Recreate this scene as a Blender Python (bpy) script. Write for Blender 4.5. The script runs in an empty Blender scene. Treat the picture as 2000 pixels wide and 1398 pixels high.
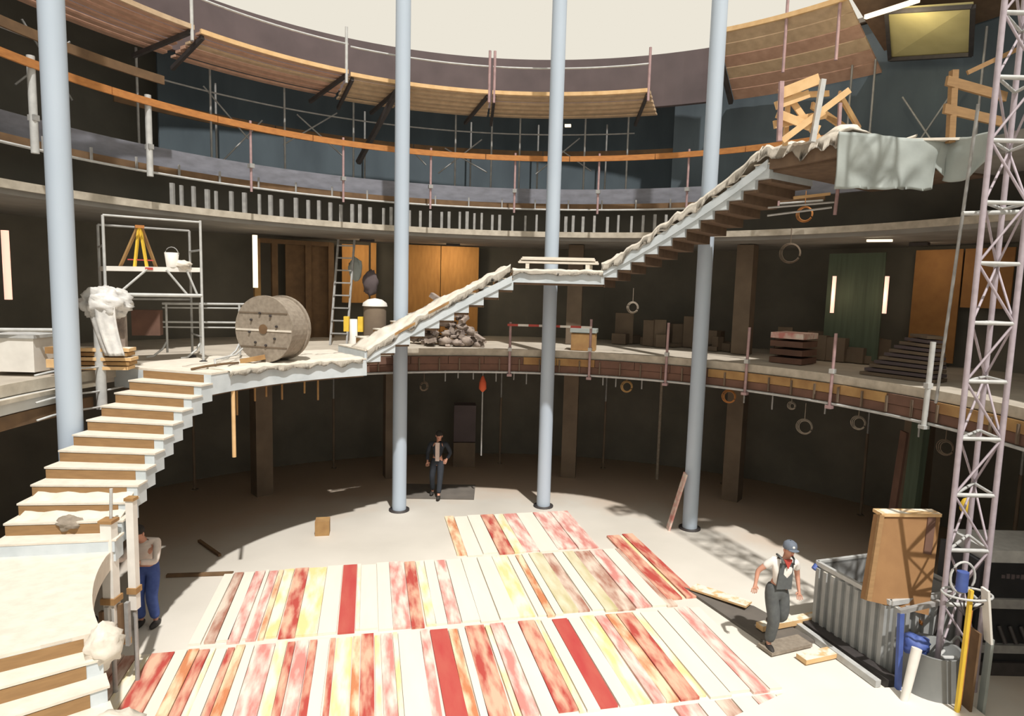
import bpy, bmesh, math, random
from mathutils import Vector, Matrix, noise
random.seed(7)
PI = math.pi
SC = bpy.context.scene
COL = SC.collection
CX, CY = 0.19, 9.035          # centre of the round court
# ------------------------------------------------------------------ camera, sky, sun, exposure
F_PX, PITCH, ROLL, HC = 1268.56, 0.107, 0.027, 5.46
fw = Vector((0, math.cos(PITCH), -math.sin(PITCH)))
rt0 = Vector((1, 0, 0)); up0 = Vector((0, math.sin(PITCH), math.cos(PITCH)))
rt = math.cos(ROLL)*rt0 + math.sin(ROLL)*up0
up = -math.sin(ROLL)*rt0 + math.cos(ROLL)*up0
cd = bpy.data.cameras.new('camera'); cam = bpy.data.objects.new('camera', cd); COL.objects.link(cam)
cam.matrix_world = Matrix(((rt.x, up.x, -fw.x, 0), (rt.y, up.y, -fw.y, 0), (rt.z, up.z, -fw.z, HC), (0, 0, 0, 1)))
cd.sensor_width = 36; cd.lens = 36*F_PX/2000; cd.clip_end = 300
SC.camera = cam
w = bpy.data.worlds.new('sky'); SC.world = w; w.use_nodes = True
bg = w.node_tree.nodes['Background']
bg.inputs[0].default_value = (0.84, 0.79, 0.68, 1); bg.inputs[1].default_value = 0.92
sd = bpy.data.lights.new('sun', 'SUN'); sun = bpy.data.objects.new('sun', sd); COL.objects.link(sun)
sd.energy = 3.75; sd.angle = math.radians(1.2); sd.color = (1, .955, .89)
SUN_DIR = Vector((-0.2, 0.54, -1))           # the way the light travels
sun.rotation_euler = (-SUN_DIR).to_track_quat('Z', 'Y').to_euler()
sun.location = (6, 0, 30)
SC.view_settings.view_transform = 'Standard'; SC.view_settings.look = 'None'
SC.view_settings.exposure = 0.12; SC.view_settings.gamma = 1.0
SC.view_settings.use_curve_mapping = False
SC.cycles.max_bounces = 8; SC.cycles.diffuse_bounces = 5

def pp(r, deg, z=0.0):
    a = math.radians(deg); return Vector((CX+r*math.cos(a), CY+r*math.sin(a), z))

# ------------------------------------------------------------------ materials
MATS = {}
def mat(name, col, col2=None, scale=3.0, amt=0.5, rough=.8, metal=0.0, stretch=(1, 1, 1), bump=0.0, detail=6, dust=0.0, rot=0.0):
    """two-tone weathered surface; dust lays pale powder on faces that look up"""
    if name in MATS: return MATS[name]
    m = bpy.data.materials.new(name); m.use_nodes = True; MATS[name] = m
    nt = m.node_tree; N = nt.nodes; L = nt.links; b = N['Principled BSDF']
    b.inputs['Roughness'].default_value = rough; b.inputs['Metallic'].default_value = metal
    geo = N.new('ShaderNodeNewGeometry')
    mp = N.new('ShaderNodeMapping'); mp.inputs['Scale'].default_value = stretch; mp.vector_type = 'TEXTURE' if rot else 'POINT'; mp.inputs['Rotation'].default_value[2] = rot
    if rot: mp.inputs['Scale'].default_value = tuple(1/c for c in stretch)
    L.new(geo.outputs['Position'], mp.inputs['Vector'])
    nz = N.new('ShaderNodeTexNoise'); nz.inputs['Scale'].default_value = scale; nz.inputs['Detail'].default_value = detail
    L.new(mp.outputs[0], nz.inputs['Vector'])
    rp = N.new('ShaderNodeValToRGB'); rp.color_ramp.elements[0].position = max(0, .5-amt*.4); rp.color_ramp.elements[1].position = min(1, .5+amt*.4)
    c2 = col2 or tuple(c*.7 for c in col)
    rp.color_ramp.elements[0].color = (*c2, 1); rp.color_ramp.elements[1].color = (*col, 1)
    L.new(nz.outputs[0], rp.inputs[0]); out = rp.outputs[0]
    if dust > 0:
        sep = N.new('ShaderNodeSeparateXYZ'); L.new(geo.outputs['Normal'], sep.inputs[0])
        n2 = N.new('ShaderNodeTexNoise'); n2.inputs['Scale'].default_value = 7; n2.inputs['Detail'].default_value = 5
        L.new(geo.outputs['Position'], n2.inputs['Vector'])
        mr = N.new('ShaderNodeMapRange'); mr.inputs[1].default_value = .5; mr.inputs[2].default_value = .9
        L.new(sep.outputs[2], mr.inputs[0])
        mr2 = N.new('ShaderNodeMapRange'); mr2.inputs[1].default_value = .62-dust*.45; mr2.inputs[2].default_value = .75-dust*.4
        L.new(n2.outputs[0], mr2.inputs[0])
        mu = N.new('ShaderNodeMath'); mu.operation = 'MULTIPLY'; L.new(mr.outputs[0], mu.inputs[0]); L.new(mr2.outputs[0], mu.inputs[1])
        mx = N.new('ShaderNodeMix'); mx.data_type = 'RGBA'; mx.inputs[7].default_value = (.8, .76, .66, 1)
        L.new(mu.outputs[0], mx.inputs[0]); L.new(out, mx.inputs[6]); out = mx.outputs[2]
    L.new(out, b.inputs['Base Color'])
    if bump:
        bp = N.new('ShaderNodeBump'); bp.inputs['Strength'].default_value = bump; bp.inputs['Distance'].default_value = .03
        L.new(nz.outputs[0], bp.inputs['Height']); L.new(bp.outputs[0], b.inputs['Normal'])
    return m

def emit(name, col, s):
    if name in MATS: return MATS[name]
    m = bpy.data.materials.new(name); m.use_nodes = True; MATS[name] = m
    b = m.node_tree.nodes['Principled BSDF']; b.inputs['Base Color'].default_value = (*col, 1)
    b.inputs['Emission Color'].default_value = (*col, 1); b.inputs['Emission Strength'].default_value = s
    return m

M = dict(
 floor=mat('dusty_concrete_floor', (.80, .76, .69), (.68, .645, .58), .55, .55, .95, bump=.15, detail=9),
 concrete=mat('pale_concrete', (.66, .66, .63), (.50, .50, .48), 2.2, .8, .9, bump=.1),
 stairside=mat('pale_stair_concrete', (.64, .70, .74), (.46, .52, .56), 3.5, .8, .9, bump=.2),
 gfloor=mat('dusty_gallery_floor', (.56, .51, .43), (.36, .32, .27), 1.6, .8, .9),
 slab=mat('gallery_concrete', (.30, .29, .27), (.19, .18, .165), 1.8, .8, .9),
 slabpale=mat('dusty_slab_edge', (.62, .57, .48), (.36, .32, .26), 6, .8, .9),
 greyband=mat('grey_fascia_paint', (.25, .26, .31), (.14, .145, .17), 3, .8, .8, stretch=(1, 1, 3)),
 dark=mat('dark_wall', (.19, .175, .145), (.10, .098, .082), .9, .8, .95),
 darkblue=mat('blue_grey_sheeting', (.105, .14, .165), (.05, .068, .085), 1.2, .8, .8, stretch=(1, 1, .4)),
 plum=mat('plum_grey_sheeting', (.135, .105, .11), (.085, .068, .072), 1.5, .8, .9),
 column=mat('pale_blue_column_paint', (.50, .58, .68), (.41, .49, .59), 1.5, .9, .55, stretch=(1, 1, .3)),
 steel=mat('galvanised_tube', (.42, .42, .41), (.24, .24, .24), 8, .8, .6, .15),
 steelpale=mat('pale_galvanised_tube', (.62, .63, .62), (.42, .43, .43), 8, .8, .6, .1),
 redsteel=mat('reddish_painted_tube', (.50, .33, .33), (.30, .20, .21), 9, .8, .6),
 maststeel=mat('lilac_grey_mast_paint', (.50, .44, .49), (.34, .29, .33), 9, .8, .6),
 darksteel=mat('dark_bracket', (.065, .055, .055), (.03, .028, .028), 8, .8, .6),
 timber=mat('brown_riser_timber', (.36, .215, .095), (.25, .145, .065), 5, .8, .85, stretch=(1, 1, 6)),
 soffit=mat('brown_soffit_boards', (.21, .14, .09), (.12, .08, .055), 6, .8, .9),
 orange=mat('orange_toe_board', (.56, .24, .065), (.36, .14, .04), 7, .8, .8, stretch=(1, 1, 3)),
 brownboard=mat('dull_brown_board', (.20, .12, .06), (.11, .065, .035), 5, .8, .9),
 deck=mat('scaffold_deck_timber', (.66, .50, .33), (.44, .31, .20), 6, .9, .9),
 deckred=mat('reddish_deck_timber', (.60, .38, .28), (.40, .24, .17), 6, .9, .9),
 yellowply=mat('yellow_panel_ply', (.58, .52, .25), (.42, .37, .17), 2, .8, .8),
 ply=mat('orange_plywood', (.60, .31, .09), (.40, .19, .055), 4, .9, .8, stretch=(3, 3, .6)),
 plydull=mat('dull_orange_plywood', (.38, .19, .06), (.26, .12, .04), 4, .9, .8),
 freshwood=mat('fresh_sawn_timber', (.80, .56, .30), (.62, .38, .17), 6, .9, .8, dust=.5),
 dust=mat('plaster_dust', (.77, .72, .635), (.60, .55, .475), 6, .9, .95, bump=.5, detail=9),
 edgeboard=mat('ochre_edge_board', (.48, .30, .12), (.25, .13, .055), 2.4, .6, .9),
 edgered=mat('rust_brown_formwork', (.20, .105, .075), (.11, .062, .045), 3, .8, .9),
 tarp=mat('grey_tarpaulin', (.40, .44, .42), (.28, .31, .30), 2.5, .8, .6, bump=.3),
 plastic=mat('crumpled_white_plastic', (.82, .80, .76), (.45, .45, .45), 6, .7, .4, bump=.6),
 drumwood=mat('cable_drum_timber', (.36, .31, .25), (.20, .165, .13), 14, .8, .9),
 rubble=mat('mixed_rubble', (.50, .42, .36), (.12, .09, .08), 5, .6, .95, detail=8),
 black=mat('black_machine_paint', (.022, .024, .028), (.012, .013, .015), 4, .8, .5),
 blue=mat('blue_paint', (.08, .14, .42), (.05, .08, .28), 6, .8, .6),
 yellow=mat('yellow_paint', (.85, .62, .06), (.7, .42, .05), 6, .8, .6),
 white=mat('white_paint', (.85, .83, .78), (.68, .66, .62), 5, .8, .6),
 red=mat('red_paint', (.55, .08, .06), (.38, .05, .04), 6, .8, .6),
 redcloth=mat('orange_red_cloth', (.70, .14, .05), (.5, .08, .04), 6, .8, .9),
 skip=mat('ribbed_grey_container_paint', (.42, .43, .43), (.27, .28, .28), 3, .8, .6, dust=.3),
 bucket=mat('grey_rubber', (.27, .28, .28), (.19, .20, .20), 3, .8, .6),
 panelwood=mat('brown_panel', (.36, .20, .085), (.27, .14, .06), 4, .9, .7, dust=.6),
 greencloth=mat('dark_green_sheeting', (.085, .12, .08), (.045, .06, .04), 2, .8, .8, stretch=(6, 6, .4)),
 pillar=mat('brown_grey_pillar', (.20, .15, .105), (.12, .09, .065), 2, .8, .9),
 shadetone=mat('painted_shadow', (.17, .15, .13), (.11, .10, .09), 3, .8, .9),  # dark tone for the flat pieces that imitate shadow
 # paints on the floor boards: c2 shows the pale dust worn through
 pC=mat('cream_board', (.80, .76, .68), (.76, .70, .60), 2.5, .8, .9, bump=.3, stretch=(1.6, .35, 1), rot=.217),
 pY=mat('yellow_washed_board', (.78, .64, .30), (.80, .75, .66), 4, .3, .9, bump=.3, stretch=(1.6, .35, 1), rot=.217),
 pR=mat('red_board', (.46, .07, .055), (.72, .45, .32), 4.5, .3, .85, bump=.3, stretch=(1.6, .35, 1), rot=.217),
 pD=mat('deep_red_board', (.47, .05, .05), (.52, .12, .09), 3, .6, .85, bump=.3, stretch=(1.6, .35, 1), rot=.217),
 pP=mat('pink_washed_board', (.62, .25, .22), (.80, .70, .62), 4.5, .3, .9, bump=.3, stretch=(1.6, .35, 1), rot=.217),
 pO=mat('orange_washed_board', (.58, .22, .10), (.80, .66, .45), 4.5, .3, .9, bump=.3, stretch=(1.6, .35, 1), rot=.217),
 pB=mat('brown_red_board', (.38, .17, .12), (.72, .60, .50), 4.5, .35, .9, bump=.3, stretch=(1.6, .35, 1), rot=.217),
 pG=mat('olive_washed_board', (.50, .44, .22), (.76, .70, .54), 3.4, .5, .9, bump=.3, stretch=(1.6, .35, 1), rot=.217),
 # people
 skin=mat('skin', (.58, .30, .21), (.52, .26, .18), 20, .8, .6),
 shirt=mat('white_shirt', (.82, .80, .76), (.72, .70, .67), 14, .8, .9),
 overalls=mat('grey_green_overalls', (.115, .125, .125), (.075, .08, .085), 14, .8, .9),
 jacket=mat('dark_jacket', (.035, .042, .055), (.022, .026, .035), 14, .8, .9),
 jeans=mat('blue_work_trousers', (.07, .12, .36), (.04, .07, .24), 12, .8, .9),
 shoe=mat('dark_boot', (.04, .035, .032), (.025, .022, .02), 12, .8, .7),
 pinkshirt=mat('pale_pink_shirt', (.74, .60, .54), (.62, .50, .45), 12, .8, .9),
 paletop=mat('pale_work_shirt', (.72, .66, .60), (.55, .47, .43), 12, .8, .9),
 cap=mat('grey_blue_cap', (.17, .20, .25), (.11, .13, .17), 12, .8, .9),
 hair=mat('dark_hair', (.03, .025, .02), (.02, .016, .014), 20, .8, .9),
)
TUBE = emit('lit_fluorescent_tube', (1, .86, .62), 1.3)
TUBER = emit('lit_reddish_tube', (1, .55, .42), 1.1)

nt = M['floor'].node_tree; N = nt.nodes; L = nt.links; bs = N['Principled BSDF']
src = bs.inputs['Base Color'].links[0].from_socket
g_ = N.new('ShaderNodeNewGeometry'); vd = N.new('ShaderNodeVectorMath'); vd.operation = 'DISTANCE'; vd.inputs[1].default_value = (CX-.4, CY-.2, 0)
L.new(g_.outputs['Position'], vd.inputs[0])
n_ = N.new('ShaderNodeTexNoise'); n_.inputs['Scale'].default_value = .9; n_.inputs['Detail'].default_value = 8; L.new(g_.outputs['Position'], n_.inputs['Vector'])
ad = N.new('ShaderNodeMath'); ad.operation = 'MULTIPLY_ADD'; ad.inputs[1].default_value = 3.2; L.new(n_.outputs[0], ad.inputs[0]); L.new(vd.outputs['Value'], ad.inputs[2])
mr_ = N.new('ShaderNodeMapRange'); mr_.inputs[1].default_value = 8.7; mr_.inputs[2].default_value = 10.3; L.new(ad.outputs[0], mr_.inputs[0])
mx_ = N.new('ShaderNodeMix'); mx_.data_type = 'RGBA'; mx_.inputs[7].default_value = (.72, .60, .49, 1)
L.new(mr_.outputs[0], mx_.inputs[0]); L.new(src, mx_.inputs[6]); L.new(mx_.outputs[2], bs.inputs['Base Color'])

# ------------------------------------------------------------------ mesh helpers
class MB:
    def __init__(s): s.v = []; s.f = []; s.smooth = []
    def add(s, vs, fs, smooth=False):
        o = len(s.v); s.v += [Vector(q) for q in vs]; s.f += [tuple(i+o for i in q) for q in fs]; s.smooth += [smooth]*len(fs); return s
    def hexa(s, q): # 4 bottom, 4 top
        return s.add(q, [(3, 2, 1, 0), (4, 5, 6, 7), (0, 1, 5, 4), (1, 2, 6, 5), (2, 3, 7, 6), (3, 0, 4, 7)])
    def box(s, c, d, rz=0.0):
        c = Vector(c); R = Matrix.Rotation(rz, 3, 'Z'); q = []
        for z in (-.5, .5):
            for x, y in ((-.5, -.5), (.5, -.5), (.5, .5), (-.5, .5)): q.append(c+R@Vector((x*d[0], y*d[1], z*d[2])))
        return s.hexa(q)
    def beam(s, a, b, wd, th, upv=(0, 0, 1)):
        a = Vector(a); b = Vector(b); t = (b-a).normalized(); u = Vector(upv)
        if abs(t.dot(u)) > .97: u = Vector((1, 0, 0))
        sx = t.cross(u).normalized(); sy = sx.cross(t).normalized(); q = []
        for e in (a, b):
            for x, y in ((-.5, -.5), (.5, -.5), (.5, .5), (-.5, .5)): q.append(e+sx*x*wd+sy*y*th)
        return s.hexa(q)
    def tube(s, a, b, r, n=8, r2=None):
        a = Vector(a); b = Vector(b); r2 = r if r2 is None else r2
        t = (b-a).normalized(); u = Vector((0, 0, 1)) if abs(t.z) < .9 else Vector((1, 0, 0))
        x = t.cross(u).normalized(); y = t.cross(x); vs = []
        for e, rr in ((a, r), (b, r2)):
            for i in range(n):
                k = 2*PI*i/n; vs.append(e+x*math.cos(k)*rr+y*math.sin(k)*rr)
        s.add(vs, [(i, (i+1) % n, n+(i+1) % n, n+i) for i in range(n)], True)
        return s.add(vs, [tuple(range(n))[::-1], tuple(range(n, 2*n))])
    def path(s, pts, r, n=6, closed=False):
        pts = [Vector(q) for q in pts]; m = len(pts); vs = []
        for i, q in enumerate(pts):
            if closed: t = pts[(i+1) % m]-pts[i-1]
            else: t = pts[min(i+1, m-1)]-pts[max(i-1, 0)]
            t.normalize(); u = Vector((0, 0, 1)) if abs(t.z) < .9 else Vector((1, 0, 0))
            x = t.cross(u).normalized(); y = t.cross(x)
            for k in range(n): a = 2*PI*k/n; vs.append(q+x*math.cos(a)*r+y*math.sin(a)*r)
        fs = []
        for i in range(m if closed else m-1):
            j = (i+1) % m
            for k in range(n): fs.append((i*n+k, i*n+(k+1) % n, j*n+(k+1) % n, j*n+k))
        if not closed: fs += [tuple(range(n))[::-1], tuple(range((m-1)*n, m*n))]
        return s.add(vs, fs, True)
    def sector(s, r0, r1, a0, a1, z0, z1, step=2.5, z0b=None, z1b=None):
        """solid piece of a ring; heights may change from a0 to a1"""
        n = max(1, int(abs(a1-a0)/step+.5)); vs = []; fs = []
        z0b = z0 if z0b is None else z0b; z1b = z1 if z1b is None else z1b
        for i in range(n+1):
            t = i/n; a = a0+(a1-a0)*t; zl = z0+(z0b-z0)*t; zh = z1+(z1b-z1)*t
            vs += [pp(r0, a, zl), pp(r1, a, zl), pp(r1, a, zh), pp(r0, a, zh)]
        for i in range(n):
            k = 4*i
            for e in range(4): fs.append((k+e, k+4+e, k+4+(e+1) % 4, k+(e+1) % 4))
        fs += [(3, 2, 1, 0), (4*n, 4*n+1, 4*n+2, 4*n+3)]
        return s.add(vs, fs)
    def lathe(s, c, prof, n=24, sy=1.0):
        c = Vector(c); vs = []; m = len(prof)
        for r, z in prof:
            for k in range(n): a = 2*PI*k/n; vs.append(c+Vector((r*math.cos(a), r*sy*math.sin(a), z)))
        fs = [(i*n+k, i*n+(k+1) % n, (i+1)*n+(k+1) % n, (i+1)*n+k) for i in range(m-1) for k in range(n)]
        s.add(vs, fs, True)
        return s.add([vs[k] for k in range(n)], [tuple(range(n))[::-1]])
    def blob(s, c, rad, seed=0, amp=.25, freq=2.0, nu=20, nv=14):
        c = Vector(c); vs = []; fs = []
        for j in range(nv+1):
            th = PI*j/nv
            for i in range(nu):
                ph = 2*PI*i/nu; d = Vector((math.sin(th)*math.cos(ph), math.sin(th)*math.sin(ph), math.cos(th)))
                k = 1+amp*noise.noise(d*freq+Vector((seed, seed*.7, 0)))+amp*.5*noise.noise(d*freq*3+Vector((seed, 0, 9)))
                vs.append(c+Vector((d.x*rad[0]*k, d.y*rad[1]*k, d.z*rad[2]*k)))
        for j in range(nv):
            for i in range(nu): fs.append((j*nu+i, (j+1)*nu+i, (j+1)*nu+(i+1) % nu, j*nu+(i+1) % nu))
        return s.add(vs, fs, True)
    def build(s, name, m, parent=None):
        me = bpy.data.meshes.new(name); ob = bpy.data.objects.new(name, me); COL.objects.link(ob)
        if parent is not None: base = wpos(parent)
        else:
            xs = [q.x for q in s.v]; ys = [q.y for q in s.v]; zs = [q.z for q in s.v]
            base = Vector(((min(xs)+max(xs))/2, (min(ys)+max(ys))/2, min(zs)))
            ob.location = base
        me.from_pydata([q-base for q in s.v], [], s.f); me.materials.append(m)
        bm = bmesh.new(); bm.from_mesh(me); bmesh.ops.recalc_face_normals(bm, faces=bm.faces); bm.to_mesh(me); bm.free()
        me.polygons.foreach_set('use_smooth', s.smooth)
        if parent is not None: ob.parent = parent
        return ob

def wpos(o):
    q = Vector(o.location)
    while o.parent: o = o.parent; q += Vector(o.location)
    return q
def tag(o, label, cat, group=None, kind=None):
    if label: o['label'] = label
    if cat: o['category'] = cat
    if group: o['group'] = group
    if kind: o['kind'] = kind
    return o
def thing(name, loc, label, cat, group=None):
    o = bpy.data.objects.new(name, None); COL.objects.link(o); o.location = loc; o.empty_display_size = .1
    return tag(o, label, cat, group)
def struct(name, mb, m, label=None):
    o = mb.build(name, m); o['kind'] = 'structure'
    if label: o['label'] = label
    return o
ORD = ['leftmost', 'second from the left', 'third from the left', 'fourth from the left', 'fifth from the left', 'sixth from the left',
       'seventh from the left', 'eighth from the left', 'ninth from the left', 'tenth from the left']

# ------------------------------------------------------------------ the round hall
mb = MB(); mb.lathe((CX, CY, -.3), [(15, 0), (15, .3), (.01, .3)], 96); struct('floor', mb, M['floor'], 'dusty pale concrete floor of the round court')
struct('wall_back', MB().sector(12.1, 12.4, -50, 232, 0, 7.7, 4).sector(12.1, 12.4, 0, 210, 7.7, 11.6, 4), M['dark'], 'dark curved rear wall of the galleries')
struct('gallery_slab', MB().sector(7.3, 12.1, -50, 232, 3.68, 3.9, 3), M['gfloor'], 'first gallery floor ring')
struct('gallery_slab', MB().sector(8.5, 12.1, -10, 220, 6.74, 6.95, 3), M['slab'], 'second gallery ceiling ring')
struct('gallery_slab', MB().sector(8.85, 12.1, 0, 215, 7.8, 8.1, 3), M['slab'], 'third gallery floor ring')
struct('trim_1', MB().sector(7.26, 7.3, -50, 126, 3.76, 3.93, 3).sector(7.26, 7.3, 164, 232, 3.76, 3.93, 3), M['slabpale'], 'pale dusty lip of the first gallery')
struct('trim_2', MB().sector(8.44, 8.5, -10, 220, 6.83, 6.97, 3), M['slabpale'], 'pale dusty lip of the second gallery')
struct('trim_3', MB().sector(8.78, 8.85, 20, 215, 7.72, 8.12, 3), M['greyband'], 'grey painted fascia of the third gallery')
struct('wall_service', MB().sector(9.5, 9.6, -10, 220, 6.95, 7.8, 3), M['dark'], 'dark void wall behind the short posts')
struct('wall_upper', MB().sector(9.1, 9.25, 58, 200, 10.25, 11.55, 3), M['plum'], 'plum grey sheeted parapet under the open sky')
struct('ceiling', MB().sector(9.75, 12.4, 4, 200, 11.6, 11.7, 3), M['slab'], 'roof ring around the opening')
struct('wall_sheeting', MB().sector(11.0, 11.06, 66, 142, 8.1, 10.9, 3), M['darkblue'], 'blue grey sheeting behind the upper scaffold')
struct('wall_navy', MB().sector(9.8, 9.9, 4, 66, 8.1, 11.55, 3), M['darkblue'], 'dark navy wall beside the end of the scaffold deck')

# columns of the inner ring
def column(deg, label):
    t = thing('round_column', pp(6.94, deg, 0), label, 'column', 'slim round steel columns around the court')
    MB().lathe(pp(6.94, deg, 0), [(.17, 0), (.17, 13.6)], 28).build('shaft', M['column'], t)
    MB().lathe(pp(6.94, deg, 0), [(.25, 0), (.25, .035), (.01, .035)], 20).build('base_plate', M['darksteel'], t)
column(174.2, 'thick looking pale blue round column at the far left beside the stairs')
column(114.2, 'pale round column whose foot stands beside the man in the dark jacket')
column(84.2, 'pale round column crossed by the middle stair landing')
column(54.2, 'pale round column with a plank leaning on its foot')

# first gallery edge formwork: ochre boards, rust soffit band, pipe
t = thing('edge_formwork', pp(7.24, 60, 3.3), 'rust and ochre board formwork along the edge of the right first gallery', 'formwork')
a = -42
while a < 124:
    da = random.uniform(6.5, 8.5); hi = random.random() < (.85 if a < 45 else .25)
    MB().sector(7.21, 7.28, a, a+da-.1, 3.56, 3.74, 2.5).build('ochre_board', M['edgeboard'] if hi else M['edgered'], t)
    a += da
MB().sector(7.23, 7.3, -42, 125.5, 3.38, 3.55, 2.5).build('rust_board', M['edgered'], t)
MB().path([pp(7.2, a, 3.35) for a in range(-42, 127, 3)], .028).build('pipe', M['steelpale'], t)
for a in range(-38, 124, 4): MB().box(pp(7.19, a, 3.55), (.04, .03, .3), math.radians(a)).build('bracket', M['pillar'], t)
t = thing('edge_formwork', pp(7.24, 195, 3.2), 'brown and grey board formwork on the gallery edge at the far left', 'formwork')
MB().sector(7.2, 7.3, 172, 230, 3.52, 3.74, 2.5).build('grey_board', M['concrete'], t)
MB().sector(7.22, 7.3, 168, 230, 3.3, 3.5, 2.5).build('brown_board', M['brownboard'], t)
MB().sector(7.15, 7.2, 168, 230, 3.68, 3.74, 2.5).build('ledge', M['slabpale'], t)

# first gallery guard posts with clamps
def guard_post(r, deg, z0, z1, label, group, m, lean=0.0, rad=.032):
    t = thing('guard_post', pp(r, deg, z0), label, 'post', group)
    MB().tube(pp(r, deg, z0), pp(r+lean, deg-.5*lean, z1), rad).build('tube', m, t)
    MB().box(pp(r, deg, z0+.03), (.12, .12, .06), math.radians(deg)).build('foot', m, t)
    MB().box(pp(r+lean*.5, deg, (z0+z1)/2), (.11, .09, .09), math.radians(deg)).build('clamp', M['steelpale'], t)
    return t
for deg, lb in ((92, 'reddish guard post under the middle of the stair, left end of the red rail'), (76, 'reddish guard post at the right end of the red rail'),
                (61, 'slim guard post just left of the column with the leaning plank'), (46, 'reddish guard post right of the column with the leaning plank'),
                (31, 'reddish guard post in front of the two upright lit tubes'), (15.5, 'thick pale guard post nearest the lattice mast')):
    guard_post(7.14, deg, 3.26, 4.75 if deg < 80 else 4.62, lb, 'guard posts on the right first gallery edge', M['redsteel'] if deg != 15.5 else M['steelpale'], .03, .032 if deg != 15.5 else .045)
t = thing('barrier_rail', pp(7.3, 84, 4.4), 'red and white barrier rail seen below the middle stair landing', 'rail')
for k in range(8):
    a0, a1 = 92.6-k*2.1, 92.6-(k+1)*2.1
    MB().beam(pp(7.14, a0, 4.55), pp(7.14, a1, 4.55), .03, .055).build('stripe', M['red'] if k % 2 == 0 else M['white'], t)
guard_post(7.1, 167.6, 3.3, 4.68, 'pale wrapped guard post between left column and upper steps', None, M['steelpale'], 0, .08)
for z in (3.36, 3.62, 4.02):
    q = MB(); q.path([pp(7.08, 178-k*2.3, z+.02*math.sin(k)) for k in range(7)], .016)
    tag(q.build('wire_rope', M['steelpale']), {3.36: 'lowest thin wire strung between left column and steps', 3.62: 'middle thin wire strung between left column and steps', 4.02: 'topmost thin wire strung between left column and steps'}[z], 'wire')

# second gallery: short posts and rail
t = thing('short_post_railing', pp(8.55, 90, 6.95), 'railing of short upright posts standing on the second gallery lip', 'railing')
a = 148.0; k = 0
while a > 61:
    z1 = 7.4+random.uniform(-.03, .04); rr = random.choice((.035, .04, .045, .05))
    MB().beam(pp(8.52, a, 6.95), pp(8.52, a, z1), rr*1.7, rr*1.6).build('post', M['steel'], t)
    a -= random.choice((1.75, 1.9, 2.0, 1.3, 2.3))
MB().path([pp(8.5, a, 7.55) for a in range(40, 206, 3)], .025).build('rail', M['steelpale'], t)
MB().sector(8.56, 8.6, 40, 206, 7.56, 7.71, 3).build('board', M['brownboard'], t)
for k in range(26): 
    a = 200-k*5.9; MB().beam(pp(8.53, a, 7.53), pp(8.53, a, 7.8), .035, .035).build('hanger', M['steel'], t)

# orange toe board guardrail, third gallery
t = thing('orange_guardrail', pp(8, 100, 7.45), 'long curved orange plank guardrail in front of the third gallery', 'guardrail')
def arcplank(r, a0, a1, z0, z1, th, name, m, parent, step=15.3):
    a = a0
    while a < a1-.1:
        b = min(a+step, a1); MB().sector(r, r+th, a, b-.12, z0, z1, 1.7).build(name, m, parent); a = b
arcplank(8.0, 36, 198, 8.70, 8.83, .045, 'plank', M['orange'], t)
for k, a in enumerate((183.6, 168.3, 153, 137.7, 122.4, 107, 91.7, 76.5, 60.8, 45.5)):
    thick = k in (1, 2)
    MB().tube(pp(8.08, a, 7.4), pp(8.08, a, 8.9), .06 if thick else .028).build('post', M['steelpale'] if thick else M['redsteel'], t)
    MB().box(pp(8.08, a, 7.95), (.13, .1, .09), math.radians(a)).build('clamp', M['steel'], t)
arcplank(8.2, 150, 200, 9.22, 9.38, .045, 'brown_plank', M['brownboard'], t)

# scaffold behind the third gallery guardrail
t = thing('wall_scaffold', pp(9.4, 100, 8.1), 'tube scaffold with cross braces on the third gallery floor', 'scaffold')
angs = [196, 186, 176, 167, 158, 148.5, 139, 128.5, 118, 109.5, 101.5, 95.5, 90.8, 85, 80, 73]
for a in angs: MB().tube(pp(9.55, a, 8.1), pp(9.55, a, 10.2), .026).build('standard', M['steel'] if a < 150 else M['brownboard'], t)
for a in angs[::2]: MB().tube(pp(10.5, a-3, 8.1), pp(10.5, a-3, 10.2), .026).build('rear_standard', M['steel'], t)
for z in (9.72,): MB().path([pp(9.6, a, z) for a in range(72, 198, 3)], .02).build('ledger', M['steel'], t)
arcplank(10.0, 66, 150, 9.12, 9.36, .04, 'brown_board', M['brownboard'], t, 21)
for i, (a, b, z0, z1) in enumerate(((186, 178, 8.2, 9.6), (170, 163, 9.7, 8.3), (161, 155, 8.9, 10.0), (155, 160, 8.9, 10.1), (139, 133, 9.9, 8.9), (137, 131, 8.2, 9.4), (128, 120, 8.9, 9.9), (126, 119, 9.7, 8.8), (111, 106, 9.6, 8.8), (104, 97, 8.6, 9.6), (103, 96, 9.3, 8.7), (88, 81, 8.7, 9.7), (86, 79, 9.6, 8.8))):
    MB().tube(pp(9.9, a, z0), pp(9.9, b, z1), .02, 6).build('brace', M['steel'], t)

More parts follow.
